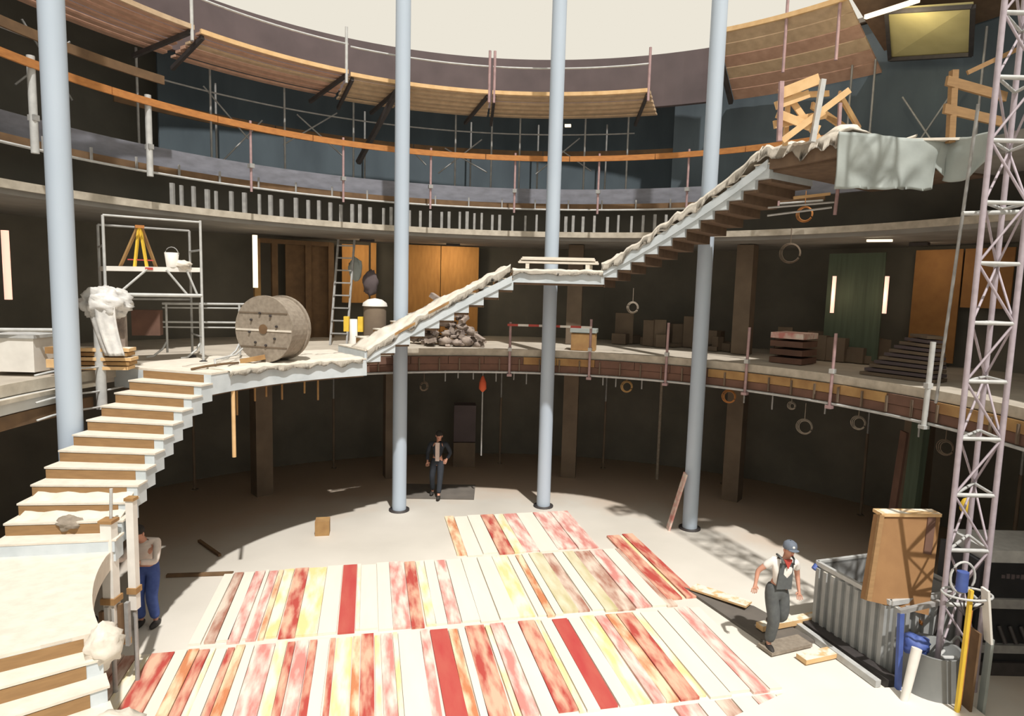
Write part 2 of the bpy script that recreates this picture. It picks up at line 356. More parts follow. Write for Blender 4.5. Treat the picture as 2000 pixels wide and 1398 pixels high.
# raised scaffold decks, bays between brackets
BAYS = [(181, 146.5, 10.40, 'reddish scaffold deck bay at the far upper left', 'deckred'), (145.5, 121.8, 10.38, 'scaffold deck bay left of the slim post, with a dark diagonal bracket', 'deckred'),
        (121.4, 112.2, 10.34, 'short scaffold deck bay just left of the column beside the far man', 'deck'), (111.8, 96.6, 10.34, 'scaffold deck bay between the two middle columns', 'deck'),
        (96.2, 68, 10.34, 'scaffold deck bay ending at the dark navy wall', 'deck')]
for a1, a0, z, lb, mk in BAYS:
    t = thing('scaffold_deck', pp(8.7, (a0+a1)/2, z-.1), lb, 'deck', 'raised scaffold deck bays below the sky opening')
    n = 6; rr = [8.0+1.15*i/n for i in range(n+1)]
    for i in range(n):
        MB().sector(rr[i], rr[i+1]-.025, a0, a1, z-.32*i/n-.05+random.uniform(-.012, .012), z-.32*i/n+random.uniform(0, .02), 2.5).build('board', M[mk] if random.random() < .7 else M['deck'], t)
    MB().sector(7.95, 8.0, a0, a1, z-.04, z+.05, 2.5).build('edge_board', M['freshwood'] if a0 < 130 else M['deck'], t)
    MB().path([pp(7.97, a0+(a1-a0)*k/10, z+.62) for k in range(11)], .022).build('rail', M['steelpale'], t)
    for a in ([a0+.3] if a0 > 97 else [a0+.2, a1-.3]):
        MB().tube(pp(7.97, a, z-.25), pp(7.97, a, z+1.0), .034).build('post', M['steelpale'] if a > 100 else M['redsteel'], t)
    MB().beam(pp(8.0, a0+.4, z-.09), pp(9.2, a0+3.6, z-.5), .07, .08).build('bracket', M['darksteel'], t)
    MB().beam(pp(8.0, a1-.4, z-.09), pp(9.2, a1-.4, z-.5), .07, .08).build('bracket', M['darksteel'], t)
# long dark strut below the deck beside the column
tag(MB().beam(pp(7.7, 113, 10.25), pp(9.4, 117.5, 8.6), .1, .12).build('raking_strut', M['darksteel']), 'dark raking strut left of the middle left column under the deck', 'strut')

# high deck on the right with lit yellow panel
t = thing('high_deck', pp(9, 45, 11.3), 'high brown boarded deck at the upper right beside the sky', 'deck')
for i in range(6):
    q = MB(); ra, rb = 8.0+i*.29, 8.0+i*.29+.27; za, zb = 11.45-(ra-8)*.62, 11.45-(rb-8)*.62; n = 9; vs = []; fs = []
    for k in range(n+1):
        a = 57-(57-37)*k/n; vs += [pp(ra, a, za), pp(rb, a, zb), pp(rb, a, zb+.05), pp(ra, a, za+.05)]
    for k in range(n):
        for e in range(4): fs.append((4*k+e, 4*k+4+e, 4*k+4+(e+1) % 4, 4*k+(e+1) % 4))
    fs += [(3, 2, 1, 0), (4*n, 4*n+1, 4*n+2, 4*n+3)]
    q.add(vs, fs).build('board', M['deck'] if i in (0, 1, 3) else M['deckred'], t)
MB().sector(7.94, 8.0, 37, 57, 11.42, 11.52, 2.5).build('edge_board', M['freshwood'], t)
MB().beam(pp(8.0, 57.4, 11.38), pp(9.7, 57.4, 10.32), .1, .12).build('bracket', M['darksteel'], t)
for a in (46, 38): MB().tube(pp(8.0, a, 10.3), pp(8.0, a, 12.2), .035).build('post', M['redsteel'], t)
t = thing('ceiling_sheet', pp(8.6, 22, 11.0), 'yellow plywood panel overhead at the upper right with dark frame', 'panel')
YQ = [pp(8.0, 31.2, 10.98), pp(8.0, 19.6, 10.5), pp(9.4, 25.5, 10.2), pp(9.4, 35.2, 10.55)]
MB().hexa(YQ+[v+Vector((0, 0, .04)) for v in YQ]).build('sheet', M['yellowply'], t)
for k, w_ in ((0, .07), (1, .08), (2, .1), (3, .07)): MB().beam(YQ[k]-Vector((0, 0, .04)), YQ[(k+1) % 4]-Vector((0, 0, .04)), w_, .07).build('frame', M['darksteel'], t)
q = MB(); vs = []; fs = []; n = 10
for k in range(n+1):
    a = 4+33*k/n; vs += [pp(7.9, a, 11.62), pp(9.75, a, 10.85), pp(9.75, a, 10.95), pp(7.9, a, 11.72)]
for k in range(n):
    for e in range(4): fs.append((4*k+e, 4*k+4+e, 4*k+4+(e+1) % 4, 4*k+(e+1) % 4))
fs += [(3, 2, 1, 0), (4*n, 4*n+1, 4*n+2, 4*n+3)]
struct('ceiling', q.add(vs, fs), M['soffit'], 'sloping brown boarded soffit at the upper right')
for k, (a, b) in enumerate(((33, 27), (27.5, 33.5))):
    tag(MB().tube(pp(9.5, a, 8.2), pp(9.5, b, 9.7), .02, 6).build('scaffold_brace', M['steel']), ['thin brace rising to the right before the navy wall', 'thin brace rising to the left before the navy wall'][k], 'brace')
for k, a in enumerate((40, 37, 24)):
    tag(MB().tube(pp(9.4, a, 8.1), pp(9.4, a, 10.6), .024, 6).build('scaffold_tube', M['steel']), ['thin upright tube behind the timber trestle', 'thin upright tube right of the timber trestle', 'thin upright tube behind the timber guardrail'][k], 'tube')
ld = bpy.data.lights.new('ceiling_tube_glow', 'POINT'); lo = bpy.data.objects.new('ceiling_tube_glow', ld); COL.objects.link(lo)
ld.energy = 28; ld.shadow_soft_size = .25; ld.color = (1, .85, .55); lo.location = pp(7.7, 28, 10.55)
tag(MB().beam(pp(7.5, 32, 10.77), pp(7.5, 24.3, 10.72), .07, .07).build('tube_light', TUBE), 'lit fluorescent tube slanting above the yellow panel', 'lamp')

# ------------------------------------------------------------------ stairs
RI, RO = 5.3, 6.68
def flight(name, a_top, a_bot, z_top, z_bot, n, label, soffit=False, ri=RI, ro=RO, deep=.30):
    """folded concrete flight: n risers; a_top/a_bot are the angles of the upper and lower ends"""
    t = thing(name, pp((ri+ro)/2, (a_top+a_bot)/2, z_bot), label, 'stairs')
    rise = (z_top-z_bot)/n; da = (a_bot-a_top)/(n-1 if n > 1 else 1)
    body = MB()
    for i in range(n-1):       # tread i counted from the top
        zt = z_top-rise*(i+1); a0 = a_top+da*i; a1 = a0+da
        body.sector(ri, ro, a0, a1, zt-deep, zt-.03, 1.6)
        # little upstand that carries the riser above
        body.sector(ri, ro, a0-da*.0, a0+da*.05, zt-.05, zt+rise-.03, 1.6)
    body.sector(ri, ro, a_bot-da*.06, a_bot+da*.1, z_bot, z_bot+rise-.03, 1.6)
    body.build('concrete_body', M['stairside'], t)
    for i in range(n):
        zt = z_top-rise*(i+1); a0 = a_top+da*i
        MB().sector(ri+.14, ro-.005, a0+da*.05, a0+da*.085, zt+.0, zt+rise-.035, 1.6).build('riser', M['timber'], t)
        if i < n-1:
            MB().sector(ri-.02, ro+.01, a0-da*.0, a0+da*1.11, zt-.025, zt, 1.6).build('tread', M['dust'], t)
        if soffit and i < n-1:
            MB().sector(ri+.1, ro-.01, a0+.05*da, a0+da*.95, zt-deep-.05, zt-deep-.004, 1.6).build('soffit_board', M['soffit'], t)
            MB().sector(ri+.1, ro-.01, a0+da*.96, a0+da*1.02, zt-deep-rise-.05, zt-deep-.004, 1.6).build('soffit_riser', M['soffit'], t)
    if soffit:
        MB().sector(ri-.035, ri-.002, a_top+da*.1, a_bot, z_top-.27, z_top-rise+.06, 1.5, z_bot-.07, z_bot+.12).build('stringer', M['stairside'], t)
    return t
flight('stair_flight', 163.8, 191.4, 3.95, 1.98, 12, 'wide curved stair flight with brown risers climbing on the left')
flight('stair_flight', 215, 243, 1.98, 0.0, 12, 'lowest stair flight in the bottom left corner below the pale landing', ri=5.12)
flight('stair_flight', 92.2, 127, 5.85, 3.95, 11, 'curved stair flight rising from the drum landing to the middle landing', True, deep=.26)
flight('stair_flight', 34.5, 71, 8.0, 5.85, 13, 'upper curved stair flight with brown stepped underside', True, deep=.27)

def landing(name, a0, a1, z, th, label, m='dust', r0=RI, r1=RO, soff=True, body='stairside'):
    t = thing(name, pp((r0+r1)/2, (a0+a1)/2, z-th), label, 'landing')
    MB().sector(r0, r1, a0, a1, z-th, z-.03, 2).build('slab', M[body], t)
    MB().sector(r0-.01, r1, a0, a1, z-.03, z, 2).build('dusty_top', M[m], t)
    if soff: MB().sector(r0+.1, r1-.01, a0+.3, a1-.3, z-th-.04, z-th-.003, 2).build('soffit', M['soffit'], t)
    return t
t = landing('stair_landing', 191.3, 215.2, 1.98, .24, 'large pale dusty stair landing at the left edge', 'dust', 5.36)
q = MB(); vs = []; fs = []
for k in range(13):
    a = 191.4+23.8*k/12; ri_ = 5.36-.25*(k/12)**1.2
    vs += [pp(ri_, a, 1.74), pp(5.6, a, 1.74), pp(5.6, a, 1.984), pp(ri_, a, 1.984)]
for k in range(12):
    for e in range(4): fs.append((4*k+e, 4*k+4+e, 4*k+4+(e+1) % 4, 4*k+(e+1) % 4))
fs += [(3, 2, 1, 0), (48, 49, 50, 51)]
q.add(vs, fs).build('inner_strip', M['dust'], t)
landing('stair_landing', 70.9, 92.3, 5.85, .26, 'middle stair landing hanging in front of the third column')
landing('drum_landing', 126.8, 164, 3.95, .36, 'white dusty landing carrying the cable drum', 'dust', RI, 7.3)
landing('top_landing', 19.2, 34.7, 8.0, .28, 'top landing with timber trestles at the upper right', 'concrete', RI, 8.84, body='soffit')

struct('gallery_slab', MB().sector(7.3, 8.84, 4, 19.1, 7.7, 8.0, 3), M['slab'], 'third gallery floor strip right of the top landing')
# dusty sheets lying over the stair flights
def sheet(a0, a1, z0, z1, label, seed, r0=RI-.06, r1=RI+.75, lift=.06, amp=.13, drop=.1):
    q = MB(); n = int(abs(a1-a0)*1.6); m = 7; vs = []; fs = []
    for i in range(n+1):
        t_ = i/n; a = a0+(a1-a0)*t_
        for j in range(m+1):
            u = max(0, (j-1)/(m-1)); r = r0+(r1-r0)*u
            h = noise.noise(Vector((a*.3, u*2.2, seed)))*amp+noise.noise(Vector((a*.8, u*5, seed+4)))*amp*.35
            z = z0+(z1-z0)*t_+lift+abs(h)+(.05 if j in (0,) else 0)*0
            if j == 0: z -= drop*(.85+.9*noise.noise(Vector((a*.35, 0, seed+9))))
            vs.append(pp(r, a, z))
    k0 = len(vs)
    vs += [v-Vector((0, 0, .035)) for v in vs]
    w_ = m+1
    for i in range(n):
        for j in range(m):
            k = i*w_+j; fs.append((k, k+1, k+w_+1, k+w_)); fs.append((k0+k, k0+k+w_, k0+k+w_+1, k0+k+1))
        for j in (0, m): k = i*w_+j; fs.append((k, k+w_, k0+k+w_, k0+k))
    for i in (0, n):
        for j in range(m): k = i*w_+j; fs.append((k, k0+k, k0+k+1, k+1))
    q.add(vs, fs, True)
    return tag(q.build('dust_sheet', M['dust']), label, 'sheet', 'dusty protection sheets on the stairs')
sheet(127, 93, 4.1, 5.93, 'crumpled dusty sheet along the inner edge of the lower suspended flight', 3, amp=.13, lift=.03, drop=.16)
sheet(92.5, 71, 5.87, 5.87, 'thin dusty sheet lying on the middle stair landing', 8, amp=.05, lift=.01)
sheet(71.5, 36, 5.95, 8.06, 'crumpled dusty sheet along the inner edge of the upper suspended flight', 12, amp=.15, lift=.03, drop=.16)
sheet(37, 19, 8.0, 8.03, 'white rumpled plastic sheet spilling over the top landing edge', 17, r1=RI+1.6, amp=.3, lift=.03, drop=.2)
sheet(160, 128, 3.96, 3.96, 'flattened dusty sheet on the front of the drum landing', 23, r1=RI+1.0, amp=.07, lift=.0)
# brown boards lying under the sheet on the flight
for i, (a, z, dz) in enumerate(((118, 4.5, .3), (110, 4.95, .3))):
    tag(MB().beam(pp(5.27, a+3.5, z-.12), pp(5.27, a-3.5, z+.22), .05, .05).build('loose_lath', M['edgeboard']), ['short brown lath on the flight edge nearer the drum', 'short brown lath on the flight edge nearer the middle landing'][i], 'lath')
# planks stacked on the middle landing
for i in range(4):
    a0, a1 = 91-i*.3, 72.8+i*.4
    tag(MB().beam(pp(5.55+.12*(i % 2), a0, 6.04+.035*i), pp(5.6+.12*(i % 2), a1, 6.04+.035*i), .24, .04).build('plank', M['dust']), 'pale dusty plank in the stack on the middle landing, %s' % ['bottom', 'second from bottom', 'third from bottom', 'top'][i], 'plank', 'planks stacked on the middle landing')
for i, a in enumerate((89, 75)):
    tag(MB().box(pp(5.62, a, 5.955), (.5, .08, .11), math.radians(a)).build('timber_bearer', M['dust']), ['left timber bearer under the planks on the middle landing', 'right timber bearer under the planks on the middle landing'][i], 'timber')

# cardboard on the lower treads
for i, (a, z, lb) in enumerate(((184.5, 2.48, 'wavy cardboard cover on the treads, upper of two'), (187.0, 2.31, 'wavy cardboard cover on the treads, lower of two'))):
    q = MB(); vs = []; fs = []; n = 16
    for k in range(n+1):
        r = 5.35+1.25*k/n; h = .012*math.sin(k*1.3)
        vs += [pp(r, a-1.9, z+.10+h), pp(r, a+1.9, z-.02+h), pp(r, a+1.9, z-.04+h), pp(r, a-1.9, z+.08+h)]
    for k in range(n):
        for e in range(4): fs.append((4*k+e, 4*k+4+e, 4*k+4+(e+1) % 4, 4*k+(e+1) % 4))
    fs += [(0, 1, 2, 3), (4*n, 4*n+1, 4*n+2, 4*n+3)]
    q.add(vs, fs); tag(q.build('cardboard_cover', M['dust']), lb, 'cardboard')
tag(MB().blob(pp(5.95, 188.4, 2.27), (.17, .13, .09), 5, .3).build('cement_sack', M['drumwood']), 'small tan sack lying on a low tread of the left flight', 'sack')

# ------------------------------------------------------------------ tarpaulin and timber works on top landing
q = MB(); vs = []; fs = []; NA, NZ = 90, 16
TP = [pp(5.2, 19.0), pp(5.28, 18.5), pp(6.2, 17.6), pp(7.22, 16.4), pp(7.2, 13.0), pp(7.2, 9.5)]
TL = [0]
for i in range(5): TL.append(TL[-1]+(TP[i+1]-TP[i]).length)
for i in range(NA+1):
    u = i/NA; L_ = u*TL[-1]; k = max(j for j in range(5) if TL[j] <= L_+1e-9); f_ = (L_-TL[k])/(TL[k+1]-TL[k])
    base = TP[k].lerp(TP[k+1], f_); tg = (TP[k+1]-TP[k]).normalized(); nv = Vector((tg.y, -tg.x, 0))
    if nv.y > 0 and k < 3: nv = -nv
    if k >= 3: nv = (Vector((CX, CY, 0))-base).normalized()
    bot = 7.16+.1*u/.62 if u < .62 else 7.62-.25*abs(math.sin((u-.62)*9))
    for j in range(NZ+1):
        v = j/NZ; z = 8.08-.04*u-(8.06-bot)*v
        fold = .022*math.sin(u*31+v*4)*(.25+v)+.10*math.exp(-((u-.62+.28*v)*14)**2)*v+.05*noise.noise(Vector((u*6, v*2, 2)))
        p_ = base+nv*(.06+fold); vs.append(Vector((p_.x, p_.y, z+.03*noise.noise(Vector((u*12, v*2, 7))))))
n0 = len(vs)
for i in range(NA+1):
    for j in range(NZ+1): p_ = vs[i*(NZ+1)+j]; d = (p_-Vector((CX, CY, p_.z))).normalized(); vs.append(p_+d*.012)
for i in range(NA):
    for j in range(NZ): k = i*(NZ+1)+j; fs += [(k, k+NZ+1, k+NZ+2, k+1), (n0+k, n0+k+1, n0+k+NZ+2, n0+k+NZ+1)]
    for j in (0, NZ): k = i*(NZ+1)+j; fs.append((k, n0+k, n0+k+NZ+1, k+NZ+1))
for i in (0, NA):
    for j in range(NZ): k = i*(NZ+1)+j; fs.append((k, k+1, n0+k+1, n0+k))
q.add(vs, fs, True); tag(q.build('tarpaulin', M['tarp']), 'grey tarpaulin hanging down from the top landing edge', 'tarpaulin')

t = thing('timber_trestle', (5.0, 11.8, 8.0), 'pale timber trestle frame of crossed boards on the top landing', 'trestle')
Y = 11.3
def tb(a, b, wd=.14, th=.035, m='freshwood', n='board', par=None):
    MB().beam(a, b, th, wd).build(n, M[m], par or t)
tb((4.32, 11.2, 8.78), (4.98, 11.25, 9.06), .17)
tb((4.28, 11.24, 8.60), (4.85, 11.3, 8.83), .13)
tb((4.30, 11.2, 8.47), (5.02, 11.2, 8.22), .14)
tb((4.28, 11.26, 8.30), (5.15, 11.3, 8.5), .13)
tb((4.40, 11.15, 8.02), (5.45, 11.15, 8.86), .1)
tb((4.45, 11.35, 8.9), (5.1, 11.35, 8.1), .1)
tb((5.0, 11.5, 8.70), (6.1, 12.2, 8.42), .12, .04, 'edgeboard')
tb((5.45, 11.5, 8.9), (6.2, 12.2, 8.5), .12, .04, 'edgeboard')
tb((4.6, 11.7, 8.9), (5.5, 12.0, 9.05), .1, .04, 'edgeboard')
MB().beam((4.33, 11.1, 8.0), (4.3, 11.1, 8.95), .07, .07).build('post', M['redsteel'], t)
MB().beam((4.88, 11.1, 8.0), (4.98, 11.1, 9.0), .08, .08).build('post', M['steelpale'], t)
MB().beam((5.5, 11.5, 8.0), (5.48, 11.5, 8.75), .05, .05).build('post', M['redsteel'], t)
MB().beam((4.55, 11.4, 8.0), (4.55, 11.4, 8.8), .07, .07).build('post', M['freshwood'], t)
for i, (a, b, lb) in enumerate((((5.9, 11.2, 8.06), (7.2, 10.9, 8.05), 'front'), ((6.1, 11.5, 8.05), (7.1, 11.2, 8.1), 'rear'))):
    tag(MB().beam(a, b, .22, .04).build('loose_plank', M['dust']), '%s pale plank lying on the top landing above the tarpaulin' % lb, 'plank')
t = thing('timber_guardrail', (7.0, 11.0, 8.0), 'brown timber post with two ochre rails right of the tarpaulin', 'guardrail')
MB().beam((7.03, 10.9, 8.0), (6.98, 10.9, 9.13), .1, .1).build('post', M['timber'], t)
tb((6.84, 10.84, 8.95), (8.0, 11.1, 8.8), .15, .05, 'timber', 'rail', t)
tb((6.84, 10.84, 8.52), (8.0, 11.1, 8.4), .15, .05, 'timber', 'rail', t)
tb((7.2, 10.9, 9.1), (8.0, 10.9, 9.5), .07, .04, 'timber', 'brace', t)
# pipes below the top landing
t = thing('pipe_rack', (5.7, 12.4, 6.95), 'thin pipes with an ochre lath below the top landing', 'pipes')
MB().tube((4.9, 12.9, 7.15), (6.05, 12.6, 7.25), .02).build('pipe', M['steelpale'], t)
MB().tube((4.9, 12.9, 7.0), (6.0, 12.6, 7.15), .02).build('pipe', M['steelpale'], t)
MB().beam((5.3, 12.7, 7.32), (5.95, 12.6, 7.4), .05, .05).build('lath', M['freshwood'], t)
MB().tube((6.02, 12.5, 7.0), (6.05, 12.5, 7.75), .035).build('post', M['redsteel'], t)

# ------------------------------------------------------------------ first gallery: things left of the columns
t = thing('mobile_scaffold', (-6.3, 11.9, 3.9), 'mobile tube scaffold tower with white platform behind the drum, ladder on top', 'scaffold')
FL, FR = Vector((-6.95, 11.1, 0)), Vector((-5.74, 12.0, 0)); BK = Vector((-.55, .74, 0))*1.1
Z = lambda v, z: Vector((v.x, v.y, z))
for v, m, z1 in ((FL, 'steelpale', 6.5), (FR, 'steelpale', 6.53), (FL+BK, 'steel', 6.4), (FR+BK, 'steel', 6.4)):
    MB().tube(Z(v, 3.93), Z(v, z1), .024).build('post', M[m], t)
    MB().lathe(Z(v, 3.9), [(.07, 0), (.07, .06), (.02, .08)], 12).build('foot', M['darksteel'], t)
for z, r, m in ((6.5, .018, 'steelpale'), (5.17, .032, 'steelpale')):
    MB().tube(Z(FL, z), Z(FR, z), r).build('rail', M[m], t)
    MB().tube(Z(FL+BK, z-.1), Z(FR+BK, z-.1), .02).build('rail', M['steel'], t)
for v in (FL, FR):
    for z in (4.4, 5.17, 6.0): MB().tube(Z(v, z), Z(v+BK, z), .018).build('rung', M['steel'], t)
q = MB(); q.hexa([Z(FL, 5.57), Z(FR, 5.6), Z(FR+BK, 5.6), Z(FL+BK, 5.57), Z(FL, 5.65), Z(FR, 5.68), Z(FR+BK, 5.68), Z(FL+BK, 5.65)]); q.build('platform', M['white'], t)
for a, b in (((.42, 5.62), (.12, 5.18)), ((.62, 5.62), (.84, 5.18)), ((.84, 5.62), (.95, 5.18))):
    MB().tube(Z(FL.lerp(FR, a[0]), a[1]), Z(FL.lerp(FR, b[0]), b[1]), .02).build('brace', M['steelpale'], t)
MB().box(Z(FL.lerp(FR, .44), 5.63), (.12, .03, .04), .64).build('red_label', M['red'], t)
t = thing('step_ladder', (-6.62, 11.65, 5.66), 'yellow orange A-shaped step ladder standing on the white scaffold platform', 'ladder')
U_ = Vector((.8, .6, 0)); L0 = Vector((-6.62, 11.6, 5.66))
for sgn in (-1, 1):
    for off in (.09, .27):
        MB().beam(L0+U_*sgn*off*1.05+(BK*.3 if off > .2 else Vector()), L0+U_*sgn*off*.12+Vector((0, 0, .68)), .05, .035).build('stile', M['edgeboard'] if off > .2 else M['yellow'], t)
MB().beam(L0-U_*.07+Vector((0, 0, .7)), L0+U_*.07+Vector((0, 0, .7)), .08, .05).build('top_cap', M['orange'], t)
MB().beam(L0-U_*.2+Vector((0, 0, .12)), L0+U_*.2+Vector((0, 0, .12)), .02, .02).build('stay', M['red'], t)
t = thing('paint_bucket', (-6.16, 11.78, 5.66), 'pale bucket on the white scaffold platform beside the ladder', 'bucket')
MB().lathe((-6.16, 11.78, 5.67), [(.09, 0), (.12, .26), (.1, .26), (.08, .03)], 16).build('shell', M['white'], t)
MB().path([Vector((-6.16+.12*math.cos(k*PI/8), 11.78, 5.9+.13*math.sin(k*PI/8))) for k in range(9)], .008).build('handle', M['steel'], t)
tag(MB().blob((-6.02, 11.86, 5.72), (.16, .12, .08), 2, .4).build('cloth_heap', M['dust']), 'small pale cloth heap beside the bucket on the platform', 'cloth')
tag(MB().blob((-6.38, 11.72, 5.93), (.06, .05, .05), 2, .4).build('yellow_glove', M['yellow']), 'tiny yellow thing hung beside the bucket on the platform', 'glove') if False else None

t = thing('crowd_barrier', (-6.0, 12.8, 3.9), 'grey tube barrier with flared feet left of the cable drum', 'barrier')
for x in (-6.78, -6.12, -5.35):
    MB().tube((x, 12.7, 4.02), (x, 12.7, 5.0), .022).build('post', M['steelpale'], t)
    MB().path([(x, 12.7, 4.25), (x-.04, 12.6, 4.1), (x-.14, 12.45, 3.97), (x-.22, 12.35, 3.96)], .02).build('foot', M['steelpale'], t)
for z, r in ((4.98, .022), (4.9, .014), (4.62, .018), (4.52, .014)): MB().tube((-6.85, 12.7, z), (-5.15, 12.7, z+.03), r).build('rail', M['steelpale'], t)
# cable drum
DC = Vector((-4.52, 12.25, 3.965+.62)); dn = Vector((-.28, -.96, 0)).normalized()
t = thing('cable_drum', (DC.x, DC.y, 3.965), 'big round wooden cable drum standing on the dusty landing', 'drum')
dx = Vector((-dn.y, dn.x, 0)); dz = Vector((0, 0, 1))
def disc(c, r0, r1, th, n=40):
    q = MB(); vs = []
    for s_ in (-.5, .5):
        for rr in (r0, r1):
            for k in range(n): a = 2*PI*k/n; vs.append(c+dn*s_*th+dx*math.cos(a)*rr+dz*math.sin(a)*rr)
    fs = []
    for k in range(n):
        j = (k+1) % n; fs += [(k, j, n+j, n+k), (2*n+k, 3*n+k, 3*n+j, 2*n+j), (n+k, n+j, 3*n+j, 3*n+k), (k, 2*n+k, 2*n+j, j)]
    return q.add(vs, fs)
disc(DC+dn*.26, .05, .62, .07).build('flange', M['drumwood'], t)
disc(DC-dn*.26, .05, .62, .07).build('flange', M['drumwood'], t)
disc(DC, .05, .585, .45).build('wrapping', M['drumwood'], t)
for k in range(8):
    a = k*PI/4+.2; c_ = DC+dn*.3+dx*math.cos(a)*.3+dz*math.sin(a)*.3
    MB().tube(c_, c_+dn*.03, .022, 8).build('bolt', M['darksteel'], t)
MB().tube(DC+dn*.29, DC+dn*.31, .09, 16).build('hub', M['brownboard'], t)
for z in (-.02, .3, -.33):
    h = math.sqrt(.6**2-z*z); MB().beam(DC+dn*.3+dx*-h+dz*z, DC+dn*.3+dx*h+dz*z, .012, .02 if z != -.02 else .035).build('batten', M['dust'] if z == -.02 else M['pillar'], t)
tag(MB().beam((-4.95, 11.75, 4.0), (-4.55, 11.9, 4.08), .1, .08).build('timber_wedge', M['edgeboard']), 'timber wedge lying in front of the drum', 'wedge')
tag(MB().path([(-5.15, 11.2, 4.0), (-5.3, 11.5, 4.05), (-5.1, 11.9, 4.1), (-5.0, 12.3, 4.3), (-4.95, 12.6, 4.4)], .018).build('hose', M['steelpale']), 'thin pale hose curling from the barrier to the drum', 'hose')
tag(MB().path([(-5.35, 10.75, 3.97), (-5.2, 10.95, 4.0), (-5.0, 11.2, 4.02), (-4.9, 11.55, 4.0)], .022).build('hose', M['brownboard']), 'dark curved hose lying at the top of the brown steps', 'hose')
for i in range(9):
    a = 161-i*.8; r = 6.0+random.uniform(-.5, .9)
    p_ = pp(r, a+random.uniform(-2, 2), 3.965)
# wrapped bundle left
t = thing('plastic_bundle', (-6.72, 10.66, 4.3), 'tall bundle wrapped in crumpled white plastic right of the left column', 'bundle')
MB().blob((-6.7, 10.7, 5.03), (.38, .3, .27), 3, .28, 3.2, 36, 26).build('crumpled_cover', M['plastic'], t)
q = MB(); vs = []; fs = []
for j in range(15):
    v = j/14; z = 5.0-.8*v
    for i in range(11):
        u = i/10-.5; wd = .46-.12*v
        vs.append(Vector((-6.66+.22*v**1.5+u*wd, 10.46-.04*math.cos(u*6)-.05*v+.02*math.sin(u*22), z)))
nn = len(vs); vs += [v_+Vector((0, .03, 0)) for v_ in vs]
for j in range(14):
    for i in range(10): k = j*11+i; fs += [(k, k+1, k+12, k+11), (nn+k, nn+k+11, nn+k+12, nn+k+1)]
    for i in (0, 10): k = j*11+i; fs.append((k, k+11, nn+k+11, nn+k))
for j in (0, 14):
    for i in range(10): k = j*11+i; fs.append((k, k+1, nn+k+1, nn+k))
q.add(vs, fs, True); q.build('hanging_fold', M['plastic'], t)
MB().box((-6.72, 10.85, 4.55), (.42, .3, .75), .4).build('load', M['rubble'], t)
q = MB()
for i in range(5):
    tag(MB().beam((-7.35+.02*i, 10.55+.05*(i % 2), 3.98+.075*i), (-6.33+.03*(i % 3), 10.72, 3.98+.075*i), .3, .055).build('timber_board', M['edgeboard' if i % 2 else 'freshwood']), 'board in the small timber stack under the plastic bundle, %s' % ['bottom', 'second from bottom', 'middle', 'second from top', 'top'][i], 'board', 'boards stacked under the plastic bundle')
t = thing('white_container', (-7.75, 10.2, 3.95), 'white plastic container at the left edge of the picture', 'container')
MB().box((-7.72, 10.2, 4.23), (.72, .55, .52), .0).build('shell', M['white'], t)
MB().box((-7.72, 10.2, 4.52), (.78, .6, .05), .0).build('lid', M['steelpale'], t)
tag(MB().box((-7.06, 10.1, 4.32), (.22, .4, .1)).build('timber_offcut', M['edgeboard']), 'upper ochre timber piece between white container and left column', 'timber')
tag(MB().box((-7.04, 10.1, 4.12), (.24, .4, .13)).build('timber_offcut', M['freshwood']), 'lower pale timber piece between white container and left column', 'timber')
tag(MB().tube((-8.1, 9.8, 4.62), (-6.9, 10.0, 4.63), .03).build('tube_rail', M['steelpale']), 'pale tube rail above the white container', 'rail')
tag(MB().box((-8.0, 14.2, 4.5), (.55, .3, .55), .3).build('red_cabinet', M['edgered']), 'dull red cabinet in the dark behind the plastic bundle', 'cabinet')

# centre left: clutter before the plywood
t = thing('bollard', (-3.83, 15.6, 3.9), 'white post with yellow sides standing on the gallery left of the second column', 'post')
MB().lathe((-3.83, 15.6, 3.9), [(.14, 0), (.1, .1), (.09, .72), (.01, .72)], 16).build('post', M['white'], t)
for s_ in (-1, 1): MB().box((-3.83+.17*s_, 15.62, 4.5), (.12, .12, .36)).build('reflector', M['yellow'], t)
t = thing('waste_barrel', (-3.35, 15.75, 3.9), 'dark barrel with a white rounded lid left of the second column', 'barrel')
MB().lathe((-3.35, 15.75, 3.9), [(.27, 0), (.27, 1.0), (.24, 1.05)], 24).build('shell', M['pillar'], t)
MB().lathe((-3.35, 15.75, 4.94), [(.3, 0), (.28, .08), (.17, .16), (.01, .19)], 24).build('lid', M['white'], t)
t = thing('tall_ladder', (-4.3, 16.5, 3.9), 'dim grey ladder leaning in the dark left of the orange plywood', 'ladder')
for x in (-4.62, -4.2): MB().beam((x, 16.4, 3.9), (x, 17.2, 6.6), .05, .05).build('stile', M['steel'], t)
for k in range(8): MB().beam((-4.62, 16.45+.09*k, 4.2+.32*k), (-4.2, 16.45+.09*k, 4.2+.32*k), .035, .035).build('rung', M['steel'], t)
t = thing('hanging_jacket', (-4.0, 17.3, 4.9), 'grey jacket and pale cloth hung before the left plywood sheet', 'jacket')
MB().blob((-3.8, 17.3, 5.5), (.2, .1, .33), 9, .3).build('jacket', M['plum'], t)
MB().blob((-4.2, 17.3, 5.85), (.18, .08, .3), 4, .3).build('cloth', M['tarp'], t)
q = MB()
